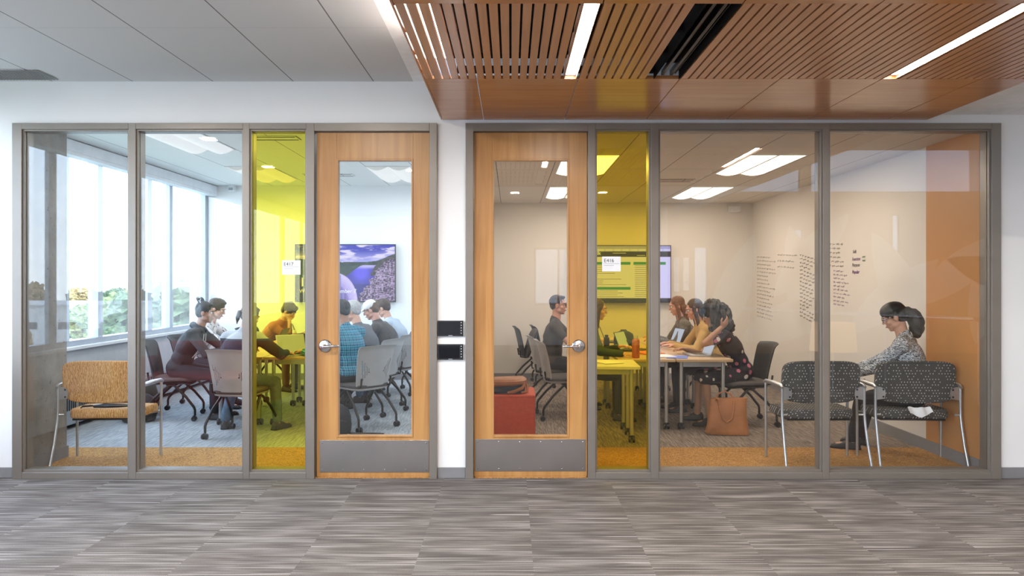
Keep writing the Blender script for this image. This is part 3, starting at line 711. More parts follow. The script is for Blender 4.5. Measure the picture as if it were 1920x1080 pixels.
# ---------------- handwriting on the side wall
def onside(px, py):
    s = (px-VX)/XR; return FPX/s-D0, EYE-(py-VY)/s
inks = {'k': M('marker_black', (.11, .09, .11), .6), 'p': M('marker_purple', (.16, .05, .24), .6), 'g': M('marker_green', (.05, .20, .10), .6), 'f': M('marker_faded', (.36, .35, .35), .6)}
def scribble(mb, ya, z, L, h, slope, seed):
    rnd = random.Random(seed); t = 0; 
    while t < L:
        wl_ = rnd.uniform(.05, .11); pts = []; k = max(4, int(wl_/.007)); 
        for i in range(k):
            pts.append((XR-.0035, ya-(t+wl_*i/(k-1)), z+slope*t+h*(.5*math.sin(i*2.1+rnd.random()*1.5)*rnd.uniform(.3, 1))))
        mb.tube(pts, .0013, 4); t += wl_+.022
blocks = ((1420, 482, 592, 35, 17, 'f', 'faded column of handwriting nearest the far corner of the whiteboard'), (1458, 478, 500, 33, 3, 'f', 'short faded line pair of handwriting high on the whiteboard'),
          (1500, 478, 592, 30, 17, 'k', 'dark sloping column of handwriting beside the mullion'), (1553, 458, 498, 26, 6, 'k', 'list of handwriting seen through the last pane, high block'), (1563, 508, 570, 27, 10, 'p', 'purple black column of handwriting in the last pane'))
for bi, (px, y0, y1, wpx, n, ink, lb) in enumerate(blocks):
    mb = MB(); ya, _ = onside(px, 500); yb, _ = onside(px+wpx, 500)
    for k in range(n):
        _, z = onside(px, y0+(y1-y0)*k/max(1, n-1)); L = (ya-yb)*random.uniform(.55, 1.0)
        scribble(mb, ya, z, L, .030, -.05 if ink != 'k' or bi == 3 else -.16, bi*50+k)
    tag(mb.build('whiteboard_writing', inks[ink]), lb, 'handwriting', 'handwriting on the whiteboard wall')
for (t, px, py, ink, lb) in (('Soft', 1599, 470, 'k', 'short word Soft in dark marker'), ('Function', 1598, 484, 'p', 'word Function in purple marker'), ('Purpose', 1598, 495, 'k', 'word Purpose in dark marker'), ('Popular', 1598, 508, 'p', 'lowest word of the short list in purple marker'), ('start', 1617, 478, 'g', 'small green word beside the short list'), ('react', 1617, 485, 'g', 'small green word under another green word')):
    ya, z = onside(px, py); o = text('whiteboard_word', t, .055 if ink != 'g' else .035, (XR-.003, ya, z-.03), (R(90), 0, R(-90)), inks[ink], shear=.25); tag(o, lb, 'handwriting', 'words on the whiteboard wall')

# ================================================================ CHAIRS
m_shell = M('grey_plastic_shell', (.36, .345, .335), .42)
m_shellb = M('dark_mesh_back', (.025, .027, .03), .6)
m_pad = M('seat_fabric_taupe', (.085, .075, .072), .9, var=(60, .15))
m_legm = M('dark_bronze_tube', (.022, .019, .018), .38, .4)
def task_chair(name, label, shell, group, slots=True, up=False):
    t = empty(name, (0, 0, 0), 0, label, 'chair', group)       # faces +Y
    # curved back shell: u across, v up
    def fn(u, v):
        w = .205+.030*v; x = (u-.5)*2*w; z = .455+.415*v+.012*math.cos((u-.5)*math.pi)*v
        y = -.225-.085*v**1.4+.055*((u-.5)*2)**2-(.025*(max(0, v-.88)/.12)**2); return (x, y, z)
    nu, nv = (46, 34) if slots else (20, 18)
    mb = MB(); P_ = [[Vector(fn(i/nu, j/nv)) for j in range(nv+1)] for i in range(nu+1)]; th = Vector((0, -.012, 0))
    k = nv+1
    for row in P_: mb.v += [tuple(q) for q in row]
    n1 = len(mb.v)
    for row in P_: mb.v += [tuple(q+th) for q in row]
    hole = set()
    if slots:
        for s in range(6):
            for i in range(2, nu-2):
                for j in range(2, nv-2):
                    u = (i+.5)/nu; v = (j+.5)/nv; uu = min(u, 1-u)
                    v0 = .16+.05*s; v1 = .66-.075*s; uc = .10+.052*s+.10*(v-.2)*-1*(1 if s < 6 else 0)
                    if v0 < v < v1 and abs(uu-uc-.04) < .0115: hole.add((i, j))
    for i in range(nu):
        for j in range(nv):
            a = i*k+j
            if (i, j) in hole:
                for (di, dj, p, q) in ((-1, 0, a, a+1), (1, 0, a+k+1, a+k), (0, -1, a+k, a), (0, 1, a+1, a+1+k)):
                    if (i+di, j+dj) not in hole: mb.face((p, q, q+n1, p+n1))
                continue
            mb.face((a, a+1, a+1+k, a+k)); mb.face((n1+a, n1+a+k, n1+a+1+k, n1+a+1))
    for i in range(nu):
        for j, in ((0,), (nv,)): a = i*k+j; mb.face((a, a+k, n1+a+k, n1+a))
    for j in range(nv):
        for i in (0, nu): a = i*k+j; mb.face((a, a+1, n1+a+1, n1+a))
    mb.build('backrest', shell, t, smooth=True)
    # back uprights joining the shell to the seat
    for s in (-1, 1): MB().tube([(s*.17, -.15, .435), (s*.185, -.235, .45), (s*.188, -.240, .50), (s*.188, -.246, .54)], .011, 8).build('back_support', m_legm, t, smooth=True)
    pad = MB()
    def pf(u, v): 
        a = 2*math.pi*v; c_, s_ = math.cos(a), math.sin(a); e = 4.5
        x = math.copysign(abs(c_)**(2/e), c_)*.225; y = math.copysign(abs(s_)**(2/e), s_)*.225; return x, y
    def sq(sc, z, dy=0):
        return [(pf(0, j/28)[0]*sc, pf(0, j/28)[1]*sc+dy, z-.02*max(0, (pf(0, j/28)[1]*sc-.12)/.1)) for j in range(28)]
    zc = 0
    if up:
        rot = Matrix.Translation((0, -.13, .47)) @ Matrix.Rotation(R(72), 4, 'X') @ Matrix.Translation((0, .17, -.44))
    else: rot = Matrix.Identity(4)
    def tr(r): return [rot @ Vector(q) for q in r]
    MB().rings([tr(sq(.93, .432)), tr(sq(1.0, .442)), tr(sq(1.0, .462)), tr(sq(.93, .475)), tr(sq(.6, .478))]).build('seat_cushion', m_pad, t, smooth=True)
    MB().rings([tr(sq(.80, .402)), tr(sq(.96, .414)), tr(sq(.985, .4315))]).build('seat_shell', shell if shell is m_shell else m_legm, t, smooth=True)
    for sx_ in (-1, 1):
        for sy_ in (-1, 1):
            L = MB(); y0 = -.03 if sy_ < 0 else .03
            yb = .27*sy_ if sy_ < 0 else .25
            pts = [(sx_*.17, y0-sy_*.09, .405), (sx_*.20, y0, .39), (sx_*.225, y0+(yb-y0)*.55, .27), (sx_*.24, yb-sy_*.012, .155), (sx_*.242, yb, .125), (sx_*.242, yb, .062)]
            lg = L.tube(pts, [.013, .014, .0145, .014, .0135, .0125], 10).build('leg', m_legm, t, smooth=True)
            c = MB()
            for dx in (-.017, .017): c.lathe([(.008, -.009), (.027, -.009), (.0285, 0), (.027, .009), (.008, .009)], (sx_*.242+dx, yb-.008, .0285), 18, 'X')
            c.box(sx_*.242-.008, sx_*.242+.008, yb-.02, yb+.006, .026, .062); c.build('caster', m_black, lg, smooth=True)
    return t
def place(src, first, loc, rz, label):
    if first: src.location = loc; src.rotation_euler = (0, 0, R(rz)); src['label'] = label; return src
    return copy_tree(src, loc, rz, label)
grp = 'grey shell chairs around the daylit table'
gch = task_chair('mesh_chair', '', m_shell, grp)
place(gch, True, (-2.70, 1.66, 0), -8, 'grey shell chair on casters under the person in the navy jacket')
place(gch, False, (-1.58, 2.08, 0), 48, 'grey shell chair with slotted back behind the blue plaid shirt')
place(gch, False, (-1.60, 2.92, 0), 66, 'grey shell chair on casters, second from the door in the row')
place(gch, False, (-1.50, 3.70, 0), 66, 'grey shell chair behind the man in the white cap')
place(gch, False, (-1.46, 4.48, 0), 60, 'grey shell chair of the row closest to the back wall')
bch = task_chair('mesh_chair', 'black backed chair on casters under the woman with a hair bun', m_shellb, 'black chairs in the meeting rooms', slots=False)
bch.location = (-3.77, 2.55, 0); bch.rotation_euler = (0, 0, R(-78))
for loc, rz, lb in (((-3.84, 3.32, 0), -86, 'black chair under the man in the white patterned shirt'), ((-3.55, 4.8, 0), -110, 'black chair under the person in the rust shirt at the far end'),
                    ((2.52, 2.25, 0), 93, 'black chair under the curly haired woman beside the tote bag'), ((2.45, 3.75, 0), 84, 'black chair under the long haired woman in the grey cardigan')):
    copy_tree(bch, loc, rz, lb)
gch2 = copy_tree(gch, (.60, 2.62, 0), -84, 'grey shell chair seen edge on at the near end of the maple tables'); gch2['group'] = 'grey shell chairs of the warm room'
gch3 = copy_tree(gch, (.52, 3.35, 0), -84, 'grey shell chair under the man with glasses'); gch3['group'] = 'grey shell chairs of the warm room'
fch = task_chair('nesting_chair', 'empty black nesting chair with seat folded up against the back wall', m_shellb, None, slots=False, up=True)
fch.location = (.36, 5.10, 0); fch.rotation_euler = (0, 0, R(-86))
copy_tree(fch, (.62, 5.40, 0), -86, 'second folded black chair tucked behind the man with glasses')

# ---------------- guest chairs by the glass
def fabric_gold():
    m, nt, b, out = newmat('gold_ripple_fabric'); v = coords(nt, (1, 1, .35))
    w = N(nt, 'TexWave', wave_type='BANDS', bands_direction='X'); w.inputs['Scale'].default_value = 24; w.inputs['Distortion'].default_value = 9; w.inputs['Detail'].default_value = 2; w.inputs['Detail Scale'].default_value = 2.6
    nt.links.new(v, w.inputs['Vector'])
    nt.links.new(ramp(nt, w.outputs['Fac'], [(.15, (.40, .19, .055)), (.5, (.55, .295, .10)), (.85, (.66, .40, .17))]), b.inputs['Base Color']); b.inputs['Roughness'].default_value = .9
    return m
def fabric_dots():
    m, nt, b, out = newmat('charcoal_dotted_fabric'); t = N(nt, 'TexCoord')
    s = N(nt, 'SeparateXYZ'); nt.links.new(t.outputs['Object'], s.inputs[0])
    def cell(v, p, o=0): 
        a = math_(nt, 'FRACT', math_(nt, 'ADD', math_(nt, 'DIVIDE', v, p), 50+o)); return math_(nt, 'ABSOLUTE', math_(nt, 'SUBTRACT', a, .5))
    zz = math_(nt, 'ADD', s.outputs[2], math_(nt, 'MULTIPLY', s.outputs[1], 1.0)); row = math_(nt, 'FLOOR', math_(nt, 'DIVIDE', zz, .021))
    xx = math_(nt, 'ADD', s.outputs[0], math_(nt, 'MULTIPLY', row, .012))
    d = math_(nt, 'MULTIPLY', math_(nt, 'LESS_THAN', cell(xx, .024), .13), math_(nt, 'LESS_THAN', cell(zz, .021), .15))
    wn = N(nt, 'TexWhiteNoise', noise_dimensions='2D'); cv = N(nt, 'CombineXYZ'); nt.links.new(math_(nt, 'FLOOR', math_(nt, 'DIVIDE', xx, .024)), cv.inputs[0]); nt.links.new(row, cv.inputs[1]); nt.links.new(cv.outputs[0], wn.inputs[0])
    d = math_(nt, 'MULTIPLY', d, math_(nt, 'GREATER_THAN', wn.outputs['Value'], .35))
    weave = math_(nt, 'MULTIPLY', math_(nt, 'LESS_THAN', cell(s.outputs[0], .006), .2), math_(nt, 'LESS_THAN', cell(zz, .006), .2))
    c = mixc(nt, weave, (.050, .050, .048), (.13, .125, .12)); c = mixc(nt, d, c, (.72, .70, .66))
    nt.links.new(c, b.inputs['Base Color']); b.inputs['Roughness'].default_value = .9; return m
m_fgold = fabric_gold(); m_fdot = fabric_dots()
def guest_chair(label, fab, group):
    t = empty('guest_armchair', (0, 0, 0), 0, label, 'chair', group)       # faces +Y, rear legs toward the viewer
    for s in (-1, 1):
        rear = MB().tube([(s*.345, -.10, .66), (s*.345, -.10, .50), (s*.345, -.102, .42), (s*.345, -.118, .34), (s*.347, -.155, .19), (s*.352, -.215, .0)], .0115, 12).build('leg', m_tube, t, smooth=True)
        MB().tube([(s*.362, .235, .66), (s*.360, .235, .45), (s*.358, .235, 0)], .0115, 12).build('leg', m_tube, t, smooth=True)
        MB().tube([(s*.345, -.10, .425), (s*.30, -.09, .425)], .009, 8).build('side_rail', m_tube, t, smooth=True)
        arm = MB().tube([(s*.345, -.115, .655), (s*.346, -.08, .668), (s*.355, .06, .672), (s*.362, .22, .668), (s*.362, .265, .655)], [.012, .018, .021, .018, .012], 12).build('armrest', m_tube, t, smooth=True)
        br = MB().prism([(s*.352, .545), (s*.27, .56), (s*.262, .60), (s*.27, .64), (s*.30, .655), (s*.352, .66)][::s], -.104, -.094, 'XZ').build('bracket', m_tube, t)
        bo = MB()
        for z in (.575, .635): bo.lathe([(.008, 0), (.008, -.004)], (s*.282, -.104, z), 10, 'Y')
        bo.build('bolt', m_black, br)
    def pad(w, h, d, bow, fnc, name, r=.05):
        # superellipse cushion: fnc maps (x, z-in-plane, depth) to space
        n = 44; e = 6.0; rings = []
        for (k, dd) in ((.90, 0), (.975, .12), (1, .35), (1, .65), (.975, .88), (.90, 1)):
            ring = []
            for j in range(n):
                a = 2*math.pi*j/n; c_, s_ = math.cos(a), math.sin(a)
                x = math.copysign(abs(c_)**(2/e), c_)*w/2; z = math.copysign(abs(s_)**(2/e), s_)*h/2
                x *= 1-(1-k)*.25*1; z *= 1-(1-k)*.5; z += bow*(1-(2*x/w)**2)*(-1 if z < 0 else .25)
                ring.append(fnc(x, z, dd*d))
            rings.append(ring)
        return MB().rings(rings).build(name, fab, t, smooth=True)
    pad(.655, .335, .055, .022, lambda x, z, d: (x, -.055-.035*(z+.17)/.34-d*.9+.02*(2*x/.65)**2+.03, .700+z), 'backrest')
    pad(.60, .46, .075, .012, lambda x, z, d: (x, .165+z, .452-d+.012*math.cos(x*4)-(.02*max(0, (z-.12)/.1))), 'seat_cushion')
    MB().box(-.27, .27, -.02, .36, .362, .378).build('seat_pan', m_black, t, bevel=.004)
    MB().tube([(-.36, .235, .395), (-.2, .25, .372), (.2, .25, .372), (.36, .235, .395)], .009, 8).build('front_rail', m_tube, t, smooth=True)
    return t
gc = guest_chair('grey dotted armchair by the glass, empty, astride the last mullion', m_fdot, 'grey dotted armchairs along the glass')
gc.location = (2.60, .485, 0); gc.rotation_euler = (0, 0, 1*R(1))
copy_tree(gc, (3.395, .485, 0), -3, 'grey dotted armchair beside the orange wall, the knitwear woman on it')
yc = guest_chair('golden yellow armchair by the glass next to the concrete column', m_fgold, None); yc.location = (-3.435, .50, 0); yc.rotation_euler = (0, 0, R(3))
bs = MB(); bs.tube([(-3.63, .47, .470), (-3.60, .44, .487), (-3.54, .45, .492), (-3.50, .47, .485), (-3.56, .50, .480), (-3.63, .49, .476)], .007, 6)
bs.tube([(-3.52, .47, .482), (-3.42, .46, .489), (-3.30, .47, .489), (-3.2, .50, .486)], [.014, .02, .016, .008], 8)
tag(bs.build('bag_strap', m_black, smooth=True), 'black strap lying on the yellow armchair seat', 'strap')

# ================================================================ TABLES
def table(name, x0, x1, y0, y1, rz, top, label, group, legs=None, z=.74, edge=None):
    cx, cy = (x0+x1)/2, (y0+y1)/2; w, l = x1-x0, y1-y0
    t = empty(name, (cx, cy, 0), rz, label, 'table', group)
    MB().box(-w/2, w/2, -l/2, l/2, z-.03, z).build('tabletop', top, t, bevel=.006)
    MB().box(-w/2+.09, w/2-.09, -l/2+.12, -l/2+.15, z-.09, z-.03).box(-w/2+.09, w/2-.09, l/2-.15, l/2-.12, z-.09, z-.03).build('frame_rail', m_tube, t)
    for sx_ in (-1, 1):
        for sy_ in (-1, 1):
            x, y = sx_*(w/2-.07), sy_*(l/2-.13)
            lg = MB().tube([(x, y, .07), (x, y, z-.03)], .019, 14).build('leg', m_tube, t, smooth=True)
            c = MB()
            for dx in (-.02, .02): c.lathe([(.01, -.01), (.033, -.01), (.035, 0), (.033, .01), (.01, .01)], (x+dx, y, .035), 16, 'X')
            c.box(x-.012, x+.012, y-.02, y+.02, .03, .072); c.build('caster', m_black, lg, smooth=True)
    return t
g1 = 'tables joined in the warm room'
table('training_table', 1.10, 1.685, 1.79, 3.30, 0, m_table, 'maple topped table near the glass holding the copper bottle', g1)
table('training_table', 1.70, 2.275, 1.79, 3.30, 0, m_table, 'maple topped table near the glass beside the tote bag', g1)
table('training_table', 1.10, 1.685, 3.315, 4.75, 0, m_table, 'maple table behind the copper bottle table', g1)
table('training_table', 1.70, 2.275, 3.315, 4.75, 0, m_table, 'maple table in front of the long haired woman', g1)
table('training_table', .62, 1.23, 1.16, 1.775, -3, m_tabw, 'white topped table nearest the warm room door', None)
g2 = 'tables joined in the daylit room'
table('training_table', -3.18, -2.62, 2.02, 3.50, 0, m_table, 'maple topped table in front of the woman with the bun', g2)
table('training_table', -2.61, -2.08, 2.02, 3.50, 0, m_table, 'maple topped table behind the first yellow glass', g2)
table('training_table', -3.18, -2.62, 3.51, 4.95, 0, m_table, 'maple table at the far window side of the daylit room', g2)
table('training_table', -2.61, -2.08, 3.51, 4.95, 0, m_table, 'maple table under the dam picture screen', g2)

# ---------------- table things
def laptop(loc, rz, label, m_body=m_tube, open_=112, tent=False, group='laptops on the tables'):
    t = empty('laptop', loc, rz, label, 'laptop', group)         # user sits at -Y
    MB().box(-.155, .155, -.11, .11, 0, .016).build('keyboard_deck', m_body, t, bevel=.004)
    a = R(open_); M4 = Matrix.Translation((0, .11, .012)) @ Matrix.Rotation(-(a-math.pi/2)+0, 4, 'X')
    MB().box(-.155, .155, 0, .008, 0, .215, M4).build('lid', m_body, t, bevel=.003)
    MB().box(-.146, .146, -.0015, -.0002, .01, .205, M4).build('screen', m_scr, t)
    MB().box(-.14, .14, -.045, .085, .0162, .0175).build('keys', m_black, t)
    return t
m_scr = emit('laptop_screen', (.55, .62, .75), .8)
m_lapd = M('laptop_dark', (.03, .03, .035), .35)
laptop((-2.32, 2.20, .741), 35, 'silver laptop near the table end behind the yellow glass')
laptop((-2.42, 2.75, .741), 200, 'dark laptop on the table behind the silver laptop', m_lapd)
laptop((-2.98, 3.4, .741), -90, 'dark laptop in front of the man in the patterned shirt', m_lapd)
laptop((-2.30, 3.7, .741), -90, 'silver laptop in front of the man in the white cap')
laptop((-2.85, 4.55, .741), 110, 'silver laptop before the person in the rust shirt')
laptop((2.00, 2.22, .741), -88, 'silver laptop with open lid in front of the curly haired woman')
laptop((1.93, 3.45, .741), -80, 'dark laptop in front of the long haired woman', m_lapd)
laptop((1.42, 2.75, .741), 60, 'dark laptop with its lid toward the glass behind the copper bottle', m_lapd)
laptop((1.35, 3.9, .741), 85, 'dark laptop in front of the man with glasses', m_lapd)
m_cup = M('kraft_cup', (.55, .36, .20), .7); 
def cup(loc, label):
    t = empty('coffee_cup', loc, 0, label, 'cup')
    MB().lathe([(.030, 0), (.041, .085)], n=24).build('cup_body', m_white, t, smooth=True)
    MB().lathe([(.0355, .022), (.0405, .066)], n=24).build('sleeve', m_cup, t, smooth=True)
    MB().lathe([(.043, .084), (.044, .092), (.038, .094), (.037, .102), (.030, .103)], n=24).build('lid', m_white, t, smooth=True)
cup((-3.04, 2.17, .741), 'paper coffee cup with brown sleeve on the table corner')
cup((-2.75, 4.2, .741), 'paper coffee cup further down the daylit table')
def bottle(loc, r, h, mat, capm, label):
    t = empty('water_bottle', loc, 0, label, 'bottle')
    MB().lathe([(r*.9, 0), (r, .008), (r, h*.76), (r*.8, h*.82), (r*.5, h*.86)], n=24).build('bottle_body', mat, t, smooth=True)
    MB().lathe([(r*.62, h*.86), (r*.62, h*.97), (r*.5, h)], n=20).build('cap', capm, t, smooth=True)
m_cop = M('copper_tumbler', (.45, .12, .06), .25, .3)
bottle((1.30, 1.93, .741), .040, .235, m_cop, m_tube, 'copper red tumbler bottle on the maple table behind yellow glass')
bottle((-2.42, 2.50, .741), .036, .25, M('clear_red_bottle', (.32, .10, .09), .3), m_white, 'tall reddish bottle on the daylit table behind yellow glass')
bottle((1.12, 2.9, .741), .035, .17, m_black, m_black, 'small black flask beside the outstretched hand')
m_org = M('orange_folder', (.75, .20, .04), .6)
def bagpack(loc, rz, label, mat, w=.30, d=.18, h=.42, cat='backpack'):
    t = empty('backpack', loc, rz, label, cat)
    MB().rings([[(math.copysign(abs(math.cos(a))**.6, math.cos(a))*w/2*s_, math.copysign(abs(math.sin(a))**.6, math.sin(a))*d/2*s_+dy, z) for a in (2*math.pi*j/20 for j in range(20))] for s_, z, dy in ((.75, 0, 0), (.98, .02, 0), (1.05, h*.3, .01), (1.0, h*.6, .01), (.85, h*.85, .02), (.5, h*.97, .03), (.2, h, .04))]).build('bag_body', mat, t, smooth=True)
    MB().rings([[(math.cos(a)*w*.36, -d*.45-(.05 if k_ else .0)*1, h*.32+math.sin(a)*h*.2) for a in (2*math.pi*j/16 for j in range(16))] for k_ in (0, 1)]).build('front_pocket', mat, t, bevel=.01, smooth=True)
    MB().tube([(-.04, .05, h*.95), (-.03, .05, h*1.04), (.03, .05, h*1.04), (.04, .05, h*.95)], .007, 8).build('handle', m_black, t, smooth=True)
    MB().tube([(.08, d*.45, h*.85), (.12, d*.8, h*.6), (.12, d*.75, h*.3), (.10, d*.45, h*.1)], .012, 8).build('shoulder_strap', m_black, t, smooth=True)
    return t
bagpack((-4.22, 2.75, 0), 60, 'grey green backpack on the floor under the window socket', M('bag_grey_green', (.10, .12, .11), .8))
bagpack((-4.08, 2.35, 0), 20, 'dark backpack slumped by the convector beside the yellow armchair', M('bag_dark', (.035, .03, .032), .8), .34, .2, .30)
b_ = bagpack((-1.76, 1.66, 0), 30, 'black backpack on the carpet behind the maple door with a trailing strap', M('bag_black', (.02, .02, .024), .7), .30, .18, .30)
MB().tube([(.05, .02, .03), (.13, -.08, .012), (.26, -.18, .012), (.42, -.24, .008)], [.012, .01, .012, .006], 8).build('trailing_strap', m_black, b_, smooth=True)
bagpack((1.35, 3.05, .745), 0, 'black bag standing on the maple tables behind the copper bottle', M('bag_green_black', (.02, .035, .03), .7), .24, .16, .20, 'bag')
o = MB().box(-.12, .12, -.16, .16, 0, .012).build('folder', m_org, bevel=.002); o.location = (1.52, 2.42, .742); o.rotation_euler = (0, 0, .3); tag(o, 'orange folder on the maple table near the copper bottle', 'folder')
for k, (x, y, rz, lb, m) in enumerate(((-2.95, 2.12, 8, 'white sheet of paper at the table corner by the cup', m_paper), (1.75, 2.0, -15, 'blue and white papers on the maple table', M('blue_paper', (.12, .20, .62), .6)), (1.62, 2.12, 10, 'printed sheets on the maple table by the blue papers', m_paper), (.95, 1.5, 20, 'sheet of paper on the white table', m_paper))):
    o = MB().box(-.105, .105, -.148, .148, 0, .003).build('paper_sheet', m, bevel=.0008, seg=1); o.location = (x, y, .7412+.001*k); o.rotation_euler = (0, 0, R(rz)); tag(o, lb, 'paper')
# ottoman + satchel
ot = empty('ottoman', (-.05, 1.56, 0), 0, 'coral red cube ottoman just inside the second door', 'ottoman')
m_coral = M('coral_upholstery', (.53, .072, .030), .7, var=(40, .08))
MB().box(-.285, .285, -.26, .28, .03, .43).build('cushion_block', m_coral, ot, bevel=.012, seg=3); MB().box(-.287, .287, -.262, .282, .425, .45).build('top_pad', m_coral, ot, bevel=.011, seg=3)
for sx_ in (-1, 1):
    for sy_ in (-1, 1): MB().lathe([(.02, 0), (.022, .03)], (sx_*.24, sy_*.22, 0), 12).build('foot', m_black, ot)
m_tan = M('tan_leather', (.42, .17, .065), .5, var=(7, .18), bmp=(30, .2)); m_brn = M('brown_leather', (.30, .115, .045), .5, var=(6, .25), bmp=(30, .2)); m_navy = M('navy_canvas', (.02, .03, .06), .7)
sa = empty('satchel', (-.08, 1.50, .451), 0, 'brown leather satchel lying flat on the coral ottoman', 'bag')
def slab(w, d, z0, z1, x=0, y=0, tw=0): 
    return [[(x+math.copysign(abs(math.cos(a))**.5, math.cos(a))*w/2*s_, y+math.copysign(abs(math.sin(a))**.5, math.sin(a))*d/2*s_, z+tw*math.cos(a)) for a in (2*math.pi*j/24 for j in range(24))] for s_, z in ((.86, z0), (1, z0+(z1-z0)*.3), (1, z0+(z1-z0)*.7), (.86, z1))]
MB().rings(slab(.44, .30, 0.002, .075)).build('bag_body', m_navy, sa, smooth=True)
MB().rings(slab(.46, .32, .072, .135, .005, 0, .012)).build('flap', m_brn, sa, smooth=True)
MB().tube([(.05, -.15, .01), (.12, -.165, .03), (.19, -.15, .06), (.21, -.12, .09), (.17, -.1, .12)], .016, 8).build('strap', m_brn, sa, smooth=True)
MB().tube([(.18, -.14, .01), (.235, -.12, .02), (.24, -.09, .07), (.22, -.08, .10)], .013, 8).build('buckle_strap', m_brn, sa, smooth=True)
MB().tube([(-.2, 0, .13), (-.215, .01, .18), (-.18, .01, .19), (-.16, 0, .135)], .008, 8).build('handle', m_black, sa, smooth=True)
# tote bag
tt = empty('tote_bag', (2.175, 1.66, 0), -6, 'tan leather tote bag standing on the carpet under the maple table', 'bag')
def tring(w, d, z, sk=0, rise=0): return [(math.copysign(abs(math.cos(a))**.45, math.cos(a))*w/2+sk, math.copysign(abs(math.sin(a))**.6, math.sin(a))*d/2, z+rise*math.cos(a)) for a in (2*math.pi*j/28 for j in range(28))]
MB().rings([tring(.40, .12, .002), tring(.43, .14, .02, -.005), tring(.40, .135, .10), tring(.375, .12, .20), tring(.36, .095, .30, .005), tring(.355, .075, .365, .012, .006), tring(.34, .06, .365, .012, .006), tring(.33, .05, .30, .01)], caps=(True, True)).build('bag_body', m_tan, tt, smooth=True)
for (y, x, dr) in ((-.072, -.0, .19), (.05, .02, -.1)):
    if dr > 0: pts = [(-.12, -.045, .345), (-.115, -.055, .37), (-.10, -.066, .36), (-.085, -.076, .26), (-.06, -.082, .17), (-.02, -.084, .135), (.03, -.082, .17), (.045, -.074, .26), (.05, -.06, .345)]
    else: pts = [(-.10, .045, .345), (-.08, .05, .40), (-.02, .045, .425), (.04, .045, .40), (.07, .04, .345)]
    MB().tube(pts, .008, 8).build('handle', m_tan, tt, smooth=True)
MB().tube([(-.20, -.066, .012), (-.1, -.073, .01), (.1, -.073, .01), (.20, -.066, .012)], .003, 6).build('seam_piping', m_brn, tt, smooth=True)

# ================================================================ TOWN OUTSIDE
m_grd = M('ground_far', (.30, .31, .25), .95, var=(.02, .2)); m_lot = M('parking_lot', (.42, .42, .42), .9)
struct(MB().box(-620, 200, -520, 520, -14.3, -14).build('ground', m_grd))
struct(MB().box(-170, -70, -200, 215, -14, -13.95).build('pavement', m_lot))
m_wh = M('warehouse_white', (.82, .81, .78), .8, var=(.05, .04)); m_wh2 = M('warehouse_grey', (.55, .55, .54), .8, var=(.05, .05)); m_win2 = M('far_window', (.10, .13, .16), .3)
def warehouse(x0, x1, y0, y1, z1, label, mat):
    b = empty('warehouse', ((x0+x1)/2, (y0+y1)/2, -14), 0, label, 'building', 'buildings of the town outside'); w, d, h = (x1-x0)/2, (y1-y0)/2, z1+14
    MB().box(-w, w, -d, d, .06, h).build('wall', mat, b); MB().box(-w-.3, w+.3, -d-.3, d+.3, h, h+.5).build('roof', m_wh2, b)
    wn = MB(); n = int(d*2/9)
    for i in range(n): wn.box(w, w+.1, -d+3+i*9, -d+7+i*9, h*.45, h*.62)
    wn.build('window', m_win2, b); dk = MB(); dk.box(w, w+.12, -d+10, -d+14, .1, 4).box(w, w+.12, d-16, d-12, .1, 4).build('dock_door', m_wh2, b)
    wn2 = MB(); n = int(w*2/9); s_ = -1 if y0 > 0 else 1
    for i in range(n): wn2.box(-w+3+i*9, -w+7+i*9, s_*(d+.1), s_*d, h*.45, h*.62)
    wn2.build('window', m_win2, b)
warehouse(-172, -96, 168, 205, -4.5, 'long white warehouse outside the window, beyond the parking lot', m_wh)
warehouse(-230, -185, 120, 170, -3.5, 'pale warehouse further behind the long white one', m_wh)
warehouse(-95, -60, 195, 230, -6, 'low white building outside near the far corner of the window', m_wh)
warehouse(-172, -96, -205, -168, -4.5, 'white warehouse seen mirrored beside the concrete column', m_wh)
warehouse(-230, -180, -150, -110, -3.5, 'pale far building seen mirrored in the first pane', m_wh)
m_leafs = [M('foliage_green', (.12, .15, .05), .9, var=(38, .75)), M('foliage_autumn', (.26, .18, .07), .9, var=(34, .7)), M('foliage_dark', (.07, .10, .05), .9, var=(38, .8))]
m_bark = M('bark', (.12, .08, .05), .9)
def tree_src(seed):
    rnd = random.Random(seed); mb = MB()
    for k in range(16):
        a = rnd.uniform(0, 6.28); r = rnd.uniform(0, .34); z = rnd.uniform(.38, .92); rr = rnd.uniform(.13, .22)*(1.1-.35*abs(z-.6))
        c = Vector((r*math.cos(a), r*math.sin(a), z)); n0 = len(mb.v); mb.ell(c, (rr, rr, rr*.85), n=18, m_=12)
        for q in range(n0, len(mb.v)):
            v = Vector(mb.v[q]); dv = (v-c).normalized(); mb.v[q] = tuple(v+dv*rr*(.5*mnoise.noise(v*17+Vector((seed, 0, 0)))+.45*mnoise.noise(v*55)))
    return mb
tsrc = []
for k in range(3):
    mb = tree_src(k+2); me_o = mb.build('foliage', m_leafs[k], None); tsrc.append(me_o.data); bpy.data.objects.remove(me_o)
tk_o = MB().tube([(0, 0, 0), (.01, 0, .25), (0, .01, .5)], [.03, .022, .014], 8).build('trunk', m_bark); trk = tk_o.data; bpy.data.objects.remove(tk_o)
rnd = random.Random(11)
def tree(x, y, h, k, label, group):
    t = empty('tree', (x, y, -14), rnd.uniform(0, 360), label, 'tree', group); t.scale = (h*rnd.uniform(.85, 1.15), h, h)
    for nm, d in (('foliage', tsrc[k]), ('trunk', trk)):
        o = bpy.data.objects.new(nm, d); COL.objects.link(o); o.parent = t
kinds_ = ('green', 'autumn coloured', 'dark green')
